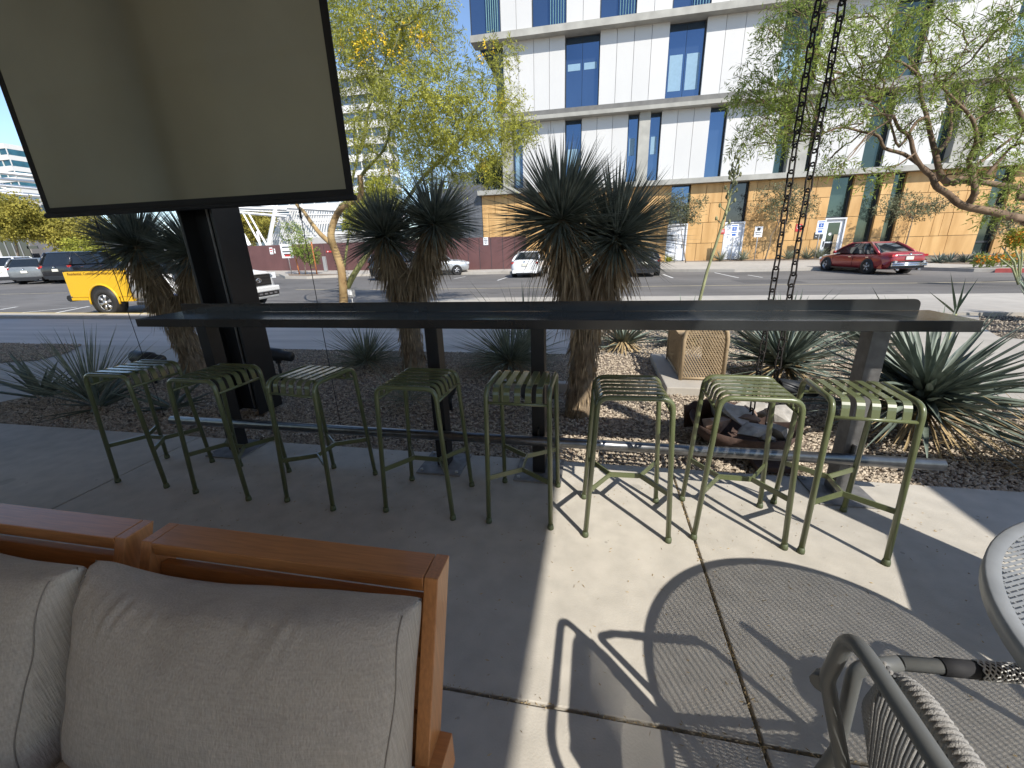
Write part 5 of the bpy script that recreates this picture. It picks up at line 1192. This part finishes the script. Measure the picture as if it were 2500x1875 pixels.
p = at(*A6(1920, 720), 23.2); fb = thing('orange_flower_bed', 'orange flowering shrub behind the red kerb', 'flowers', (p.x + 1.0, 23.8, szf(p.x, 23.6)))
V, F_, _ = foliage([(dx, 0, .35) for dx in (-1.2, -.6, 0, .6, 1.2, 1.9)], [.26] * 6, [60] * 6, .2, 6, .1, .05, 0); npmesh('leaves', V, F_, 'mesq_leaf', fb, kind='stuff')
V, F_, _ = foliage([(dx, -.1, .42) for dx in (-1.2, -.7, 0, .6, 1.2, 1.9)], [.22] * 6, [26] * 6, .10, 5, .07, .06, 0); npmesh('blossom', V, F_, 'flower_orange', fb, kind='stuff')
p = at(*A6(2100, 700), 16.0); yb2 = thing('yellow_flowering_shrub', 'tall shrub with yellow-orange flowers at the right edge', 'shrub', (p.x + .3, 16.0, gz(p.x, 16)))
for e in (A6(2020, 420), A6(2130, 380), A6(2200, 330), A6(1985, 520)):
    q = at(*e, 16.0); MB().tube([(0, 0, 0), ((q.x - p.x - .3) * .4, 0, (q.z) * .6), (q.x - p.x - .3, 0, q.z)], [.03, .025, .015], 6).build('stem', 'stalk', yb2)
cs = [at(*e, 16.0) - Vector((p.x + .3, 16.0, gz(p.x, 16))) for e in (A6(2150, 400), A6(2200, 360), A6(2210, 430), A6(2120, 440))]
V, F_, _ = foliage(cs, [.22] * 4, [60] * 4, .16, 6, .07, .04, 0); npmesh('leaves', V, F_, 'palo_leaf', yb2, kind='stuff')
V, F_, _ = foliage(cs, [.2] * 4, [14] * 4, .08, 5, .06, .05, 0); npmesh('blossom', V, F_, 'flower_orange', yb2, kind='stuff')
# ------------------------------------------------------------------ vehicles (local +x is forward, origin on the ground below the middle)
def loft(st, n=22, e=4.5):
    mb = MB(); vs = []
    for x, z0, z1, hw, *ee in st:
        p = 2 / (ee[0] if ee else e); zc, hh = (z0 + z1) / 2, (z1 - z0) / 2
        for j in range(n):
            a = 2 * math.pi * j / n; c, s = math.cos(a), math.sin(a)
            vs.append((x, hw * math.copysign(abs(c) ** p, c) * (1 - .06 * max(0, s)), zc + hh * math.copysign(abs(s) ** p, s)))
    k = len(st); fs = [(i * n + j, (i + 1) * n + j, (i + 1) * n + (j + 1) % n, i * n + (j + 1) % n) for i in range(k - 1) for j in range(n)]
    fs += [tuple(range(n)), tuple(reversed(range((k - 1) * n, k * n)))]
    return mb.add(vs, fs, True)
def wheel(par, x, y, r, w, rimmat='rim_alu', spokes=5, steer=0):
    s = 1 if y > 0 else -1; m_ = rotm(R(steer)) @ rotm(0, R(90)); c = (x, y - s * w / 2, r)
    t = MB().lathe([(r * .62, -w / 2), (r * .93, -w / 2), (r, -w / 2 + .03), (r, w / 2 - .03), (r * .93, w / 2), (r * .62, w / 2), (r * .62, -w / 2)], c, 26, m_).build('wheel', 'tyre', par)
    q = rotm(R(steer)); cc = Vector(c); rim = MB(); f = s * (w / 2 - .015)
    rim.lathe([(r * .64, -w / 2 + .01), (r * .64, w / 2 - .01), (r * .56, w / 2 - .015), (r * .56, -w / 2 + .015), (r * .64, -w / 2 + .01)], c, 24, m_)
    for k in range(spokes):
        a = 2 * math.pi * k / spokes + .3
        for da in (-.13, .13):
            p0 = Vector((r * .1 * math.cos(a), f * .9, r * .1 * math.sin(a))); p1 = Vector((r * .58 * math.cos(a + da), f, r * .58 * math.sin(a + da))); rim.tube([cc + q @ p0, cc + q @ p1], r * .055, 5)
    rim.lathe([(0, .02), (r * .15, .02), (r * .15, -.02)], cc + q @ Vector((0, f, 0)), 10, m_ if s < 0 else rotm(R(steer)) @ rotm(0, R(-90)))
    rim.build('rim', rimmat, t); MB().lathe([(0, 0), (r * .6, 0)], cc + q @ Vector((0, s * (w / 2 - .09), 0)), 18, m_).build('brake_disc', 'car_trim', t)
def arch_ring(par, x, y, r, mat='car_trim'):
    s = 1 if y > 0 else -1; MB().lathe([(0, .0), (r, .0), (r, -.25), (0, -.25)], (x, y, r * .93), 26, rotm(0, R(-90 * s))).build('wheel_arch', mat, par)
def greenhouse(par, xa, xb, xc, xd, zb, zt, hb, ht, paint, pillars=(.5,), glass='car_glass'):
    """xa windscreen foot (front), xb/xc roof front/rear, xd rear foot"""
    g_ = MB(); base = [(xa, 0), (xd, 0)]
    def ring(x_f, x_r, h, z, k=6):
        pts = []
        for sx, x in ((1, x_f), (-1, x_r)):
            for j in range(k + 1):
                u = j / k; a = (-1 + 2 * u) if sx > 0 else (1 - 2 * u); bow = .10 * (1 - a * a) * (1 if sx > 0 else -1); pts.append((x + bow * .6, a * h, z))
        return pts
    L0, L1 = ring(xa, xd, hb, zb), ring((xa * .45 + xb * .55), (xd * .45 + xc * .55), (hb * .5 + ht * .5) + .02, (zb + zt) * .5 + .02); L2 = ring(xb, xc, ht, zt - .04); n = len(L0)
    g_.add(L0 + L1 + L2, [(i, (i + 1) % n, n + (i + 1) % n, n + i) for i in range(n)] + [(n + i, n + (i + 1) % n, 2 * n + (i + 1) % n, 2 * n + i) for i in range(n)], True); g_.build('windows', glass, par)
    r_ = MB(); a, b_, c = ring(xb + .03, xc - .03, ht + .015, zt - .05), ring(xb - .04, xc + .04, ht - .05, zt - .005), ring(xb - .25, xc + .25, ht - .25, zt + .015)
    r_.add(a + b_ + c, [(i, (i + 1) % n, n + (i + 1) % n, n + i) for i in range(n)] + [(n + i, n + (i + 1) % n, 2 * n + (i + 1) % n, 2 * n + i) for i in range(n)] + [tuple(range(2 * n, 3 * n))], True); roof_ = r_.build('roof', paint, par)
    for s in (-1, 1):
        for p0, p1, r0 in (((xa, s * hb, zb), (xb, s * ht, zt - .03), .035), ((xd, s * hb, zb), (xc, s * ht, zt - .03), .06)): 
            p0, p1 = Vector(p0), Vector(p1); m_ = p0.lerp(p1, .55) + Vector((0, s * .022, .02)); MB().tube([p0, m_, p1], r0, 6).build('pillar', paint, par)
        for u in pillars:
            x = xa + (xd - xa) * u; x2 = xb + (xc - xb) * max(0, min(1, (u - .2) / .6)); MB().tube([(x, s * (hb + .008), zb), ((x + x2) / 2, s * ((hb + ht) / 2 + .028), (zb + zt) / 2), (x2, s * (ht + .01), zt - .04)], .028, 5).build('pillar', 'car_trim', par)
def car(name, lab, loc, heading, L, W, H, paint, kind='sedan', wr=.33, rim='rim_alu', tail=None, scale=1.0, wb=None, detail=True, steer=0, bumper=True, group=None, cat='car', plate=True, spokes=5):
    o = thing(name, lab, cat, loc, R(heading), group=group); o.scale = (scale,) * 3; h, w = L / 2, W / 2; wb = wb or L * .575; fx = h - L * .19; rx = fx - wb
    if kind == 'sedan':
        st = [(h, .42, .60, w * .55), (h - .07, .26, .70, w * .80), (h - .3, .2, .78, w * .93), (h - .8, .19, .86, w * .985), (h - 1.35, .19, .93, w), (h - 2.2, .19, .95, w), (0 - .6, .19, .97, w), (-h + 1.0, .2, 1.0, w * .99), (-h + .45, .23, 1.03, w * .95), (-h + .12, .28, 1.0, w * .86), (-h + .02, .36, .92, w * .76), (-h, .48, .80, w * .62)]
        gh = (h - 1.18, h - 2.1, -h + 1.60, -h + .66, .93, H, w * .90, w * .62)
    elif kind == 'suv':
        st = [(h, .45, .75, w * .6), (h - .08, .3, .88, w * .84), (h - .35, .25, .98, w * .95), (h - .9, .24, 1.04, w), (h - 1.5, .24, 1.08, w), (0, .24, 1.10, w), (-h + .6, .25, 1.12, w * .99), (-h + .15, .3, 1.10, w * .95), (-h + .03, .36, 1.05, w * .88), (-h, .48, .95, w * .75)]
        gh = (h - 1.25, h - 2.0, -h + .45, -h + .10, 1.05, H, w * .92, w * .72)
    loft(st).build('body', paint, o); greenhouse(o, *gh, paint, pillars=(.46, .72))
    for x in (fx, rx):
        for s in (-1, 1):
            arch_ring(o, x, s * (w + .004), wr * 1.09); wheel(o, x, s * (w + .012), wr, .22, rim, spokes, steer if x == fx else 0)
    for s in (-1, 1):
        MB().bb(rx + wr * 1.2, fx - wr * 1.2, s * w - .012, s * w + .012, .2, .27).build('sill', 'car_trim', o)
        mr = MB().lathe([(0, -.09), (.07, -.06), (.08, .03), (0, .09)], (gh[0] - .35, s * (w + .07), gh[4] + .06), 10, rotm(0, R(90))).build('mirror', paint, o)
        for x in (gh[0] - .15, (gh[0] + gh[3]) / 2 - .05, gh[3] + .35): MB().bb(x - .006, x + .006, s * (w - .004) - .006, s * (w - .004) + .006, .32, gh[4] - .06).build('door_gap', 'car_trim', o)
        for x in ((gh[0] + gh[3]) / 2 + .15, gh[3] + .55): MB().bb(x - .09, x + .09, s * (w + .002) - .012, s * (w + .002) + .012, gh[4] - .17, gh[4] - .14).build('door_handle', 'chrome', o)
        zl = .86 if kind == 'sedan' else .95
        MB().box((-h + .12, s * w * .70, zl), (.16, w * .34, .10), rotm(R(s * 22))).build('tail_lamp', 'red_lamp', o); MB().box((h - .16, s * w * .70, .64 if kind == 'sedan' else .8), (.22, w * .34, .12), rotm(R(-s * 30))).build('headlight', 'head_lamp', o)
    if bumper: MB().bb(-h - .02, -h + .12, -w * .80, w * .80, .26, .44).build('bumper', 'car_trim' if kind == 'suv' else paint, o, bevel=.03); MB().bb(-h - .03, -h + .1, -w * .55, w * .55, .22, .30).build('diffuser', 'car_trim', o)
    if plate: MB().bb(-h - .035, -h + .0, -.16, .16, .68, .82).build('number_plate', 'plate_white', o); MB().lathe([(0, 0), (.05, 0), (.05, .01)], (-h - .02, 0, .93), 12, rotm(0, 0, R(-90))).build('badge', 'chrome', o)
    return o, h, w
def zc(x, y): return gz(x, y) + RZ
def place(px, hd, back=0.0): p = gat(*px); return p
# white sedan, tail to the street
p = gat(*A4(172, 1332)); car('white_sedan', 'white sedan parked nose-in before the brown fence, left of the big yucca', (p.x + .98, p.y + 2.1, zc(p.x, 26)), 90, 4.85, 1.85, 1.47, 'paint_white')
p = gat(*A4(1640, 1318)); car('black_sedan', 'black sedan mostly hidden behind the right yucca', (p.x - .95, p.y + 2.1, zc(p.x, 26)), 90, 4.8, 1.85, 1.46, 'paint_black', rim='rim_dark')
p = gat(*A3(235, 1325)); car('dark_suv', 'dark car with lit red tail lamp behind the middle yucca', (p.x + .95, p.y + 2.1, zc(p.x, 26)), 90, 4.7, 1.85, 1.55, 'paint_black', 'suv', rim='rim_dark')
p = gat(*A3(1150, 1275)); car('silver_suv', 'silver vehicle with alloy wheel behind the middle yucca', (p.x - 1.75, p.y + .95, zc(p.x, 27)), 20, 4.6, 1.85, 1.65, 'paint_silver', 'suv', rim='rim_alu')
# dark red sedan with its rear bumper missing
a, b_, c = gat(*A6(250, 722)), gat(*A6(672, 757)), gat(*A6(1040, 757))
hd = math.degrees(math.atan2(a.y - b_.y, a.x - b_.x)) ; hdv = Vector((math.cos(R(hd)), math.sin(R(hd)), 0)); nv = Vector((-hdv.y, hdv.x, 0))
mid = (a + b_) / 2 - nv * .92 + hdv * (-.05)
rc, h, w = car('red_sedan', 'dark red sedan missing its rear bumper, crossing the car park', (mid.x, mid.y, zc(mid.x, mid.y)), hd, 4.9, 1.85, 1.45, 'paint_red', bumper=False, steer=18, wb=2.82, wr=.345)
MB().bb(-h - .01, -h + .2, -w * .78, w * .78, .30, .62).build('bumper_cavity', 'car_trim', rc)
for z in (.44, .52): MB().tube([(-h - .06, -w * .80, z), (-h - .10, 0, z), (-h - .06, w * .80, z)], .042, 8).build('crash_bar', 'chrome', rc)
for s in (-1, 1):
    MB().box((-h - .02, s * w * .66, .58), (.16, .10, .12)).build('bracket', 'galv', rc); MB().tube([(-h + .05, s * w * .5, .26), (-h - .12, s * w * .5, .25)], .045, 10).build('exhaust', 'chrome', rc)
    mb = MB(); mb.add([(-h + .55, s * w * .985, .30), (-h + .28, s * w * .98, .28), (-h + .20, s * w * .95, .46), (-h + .10, s * w * .9, .52), (-h + .02, s * w * .82, .66), (-h + .35, s * w * .985, .72), (-h + .30, s * w * .97, .50)], [(0, 1, 6), (6, 2, 3), (6, 3, 4), (6, 4, 5)]); q = mb.build('torn_fender', 'paint_red', rc); sm = q.modifiers.new('S', 'SOLIDIFY'); sm.thickness = .02
MB().bb(-h - .012, -h + .02, -w * .55, w * .55, .86, .90).build('trunk_trim', 'chrome', rc)
# parked cars at the left
PG = 'cars parked at the far left'
for px_, hd, paint, lab, kd, LL, HH, sc_ in ((A1(15, 484), 128, 'paint_white', 'white car at the far left edge of the car park', 'suv', 4.5, 1.62, 1.06), (A1(215, 486), 122, 'paint_grey', 'grey hatchback between the white and black cars at the left', 'suv', 4.3, 1.56, 1.0),
                             (A1(452, 482), 104, 'paint_black', 'black car with red tail lamp behind the pickup tail', 'suv', 4.7, 1.74, 1.1)):
    p = gat(*px_); f_ = Vector((math.cos(R(hd)), math.sin(R(hd)), 0)); c = p + f_ * (LL / 2 * sc_ + .1)
    car('parked_suv', lab, (c.x, c.y, zc(c.x, c.y)), hd, LL, 1.85, HH, paint, kd, rim='rim_alu', group=PG, scale=sc_)
p = gat(*A1(60, 420)); car('parked_suv', 'dark car roof seen behind the left parked cars', (p.x - 3, p.y + 4.5, zc(p.x, p.y)), 95, 4.6, 1.85, 1.62, 'paint_grey', 'suv', group=PG, scale=1.1)
p = gat(*A1(420, 420)); car('parked_suv', 'white car roof seen behind the black parked car', (p.x - 2, p.y + 5.5, zc(p.x, p.y)), 95, 4.7, 1.9, 1.75, 'paint_white', 'suv', group=PG, scale=1.1)

# yellow and white pickup
tp = gat(*A1(845, 716)); HD = 4.0
hdv = Vector((math.cos(R(HD)), math.sin(R(HD)), 0)); nv = Vector((-hdv.y, hdv.x, 0)); TL, TW_ = 5.15, 1.84; h, w = TL / 2, TW_ / 2
fxx, rxx = h - .92, h - .92 - 3.15
o_ = tp - hdv * rxx + nv * (w + .0)
tk = thing('pickup_truck', 'pickup truck with yellow bed and white nose parked beyond the kerb', 'pickup truck', (o_.x, o_.y, zc(o_.x, o_.y)), R(HD))
loft([(h, .55, .80, w * .62, 6), (h - .05, .42, .98, w * .82, 6), (h - .2, .38, 1.06, w * .93, 6), (h - .6, .36, 1.12, w * .985, 6), (h - 1.2, .36, 1.16, w, 6), (h - 1.65, .36, 1.16, w, 6)]).build('nose', 'paint_white', tk)
loft([(h - 1.651, .36, 1.16, w, 6), (h - 2.4, .36, 1.17, w, 6), (-h + 2.02, .36, 1.17, w, 6)]).build('cab_body', 'paint_white', tk)
greenhouse(tk, h - 1.35, h - 2.05, -h + 2.15, -h + 2.02, 1.14, 1.76, w * .93, w * .76, 'paint_white', pillars=(.55,))
bed = MB()
bed.bb(-h + .06, -h + 1.98, -w, -w + .07, .52, 1.24); bed.bb(-h + .06, -h + 1.98, w - .07, w, .52, 1.24); bed.bb(-h, -h + .06, -w + .01, w - .01, .55, 1.24); bed.bb(-h + 1.92, -h + 1.98, -w + .071, w - .071, .52, 1.24); bed.bb(-h + .061, -h + 1.919, -w + .071, w - .071, .52, .60)
bd_ = bed.build('cargo_bed', 'paint_yellow', tk, bevel=.02)
MB().bb(-h + .03, -h + 1.98, -w - .006, -w + .075, 1.242, 1.262).build('bed_rail_cap', 'car_trim', tk); MB().bb(-h + .03, -h + 1.98, w - .075, w + .006, 1.242, 1.262).build('bed_rail_cap', 'car_trim', tk)
MB().prism([(-h + .02, -w + .002), (rxx - .52, -w + .002), (rxx - .52, -w + .3), (-h + .02, -w + .3)], .45, .519).build('lower_quarter', 'paint_yellow', tk)
MB().bb(rxx + .52, -h + 1.98, -w + .002, -w + .3, .40, .519).build('lower_quarter', 'paint_yellow', tk); MB().bb(rxx + .52, -h + 1.98, w - .3, w - .002, .40, .519).build('lower_quarter', 'paint_yellow', tk)
MB().tube([(-h - .10, -w * .96, .50), (-h - .14, 0, .50), (-h - .10, w * .96, .50)], .09, 8).build('rear_bumper', 'car_trim', tk)
for s in (-1, 1):
    for x, st_ in ((fxx, -6), (rxx, 0)):
        arch_ring(tk, x, s * (w + .005), .455); wheel(tk, x, s * (w + .02), .372, .25, 'rim_alu', 6, st_)
        fl_ = MB().tube([(x + .47 * math.cos(a), s * (w + .004), .40 + .47 * math.sin(a)) for a in np.linspace(-.15, math.pi + .15, 16)], .028, 6); fl_.build('fender_flare', 'paint_yellow' if x == rxx else 'paint_white', tk)
    MB().bb(-h - .015, -h + .12, s * (w - .16) - .08 * (1 if s < 0 else 0) - .0, s * (w - .16) + .08 + .09 * (1 if s > 0 else 0) - .0, .78, 1.12).build('tail_lamp', 'red_lamp', tk)
    MB().box((h - .16, s * w * .80, .93), (.30, .26, .17), rotm(R(-s * 32))).build('headlight', 'head_lamp', tk)
    MB().box((h - 1.55, s * (w + .12), 1.27), (.12, .2, .2)).build('mirror', 'car_trim', tk); MB().bb(-h + 2.1, h - 1.7, s * w - .03, s * w + .03, .30, .37).build('step_bar', 'car_trim', tk)
    for x in (-h + 2.005, -h + 2.95, h - 1.66): MB().bb(x - .006, x + .006, s * w - .006, s * w + .006, .45, 1.15).build('door_gap', 'car_trim', tk)
gl = MB().bb(h - .02, h + .025, -w * .60, w * .60, .66, .98).build('grille', 'car_trim', tk, bevel=.02)
for z in (.73, .82, .91): MB().bb(h + .0255, h + .036, -w * .56, w * .56, z - .014, z + .014).build('grille_bar', 'rim_dark', gl)
em = MB()
for rx_, rz_, dz in ((.095, .062, 0), (.036, .060, 0), (.062, .026, .032)): em.tube([(h + .045, rx_ * math.cos(a), .82 + dz + rz_ * math.sin(a)) for a in np.linspace(0, 2 * math.pi, 21)[:-1]], .009, 5, closed=True)
em.build('emblem', 'chrome', gl)
MB().bb(h - .02, h + .05, -w * .66, w * .66, .985, 1.02).build('hood_lip', 'paint_white', tk, bevel=.01); MB().bb(h - .10, h + .06, -w * .90, w * .90, .48, .63).build('front_bumper', 'paint_white', tk, bevel=.03)
MB().bb(h - .1, h + .045, -w * .84, w * .84, .37, .475).build('lower_grille', 'car_trim', tk); MB().bb(h - .1, h + .05, -w * .8, w * .8, .29, .365).build('skid_plate', 'paint_silver', tk, bevel=.02)
for k in range(7): MB().bb(h + .046, h + .052, -w * .78 + k * .21, -w * .78 + k * .21 + .13, .405, .45).build('grille_slot', 'chrome', tk)
text_mesh('Residential. Commercial. Interior. Exterior', .105, 'ink_brown', bd_, Matrix.Translation((-h + .16, -w - .003, 1.135)) @ Matrix.Rotation(R(90), 4, 'X') @ Matrix.Shear('XZ', 4, (.0, .0)))
MB().tube([(h - 1.9 + .0, -w - .006, .55), (h - 1.55, -w - .006, .48)], .05, 6).build('blue_decal', 'sign_blue', tk)
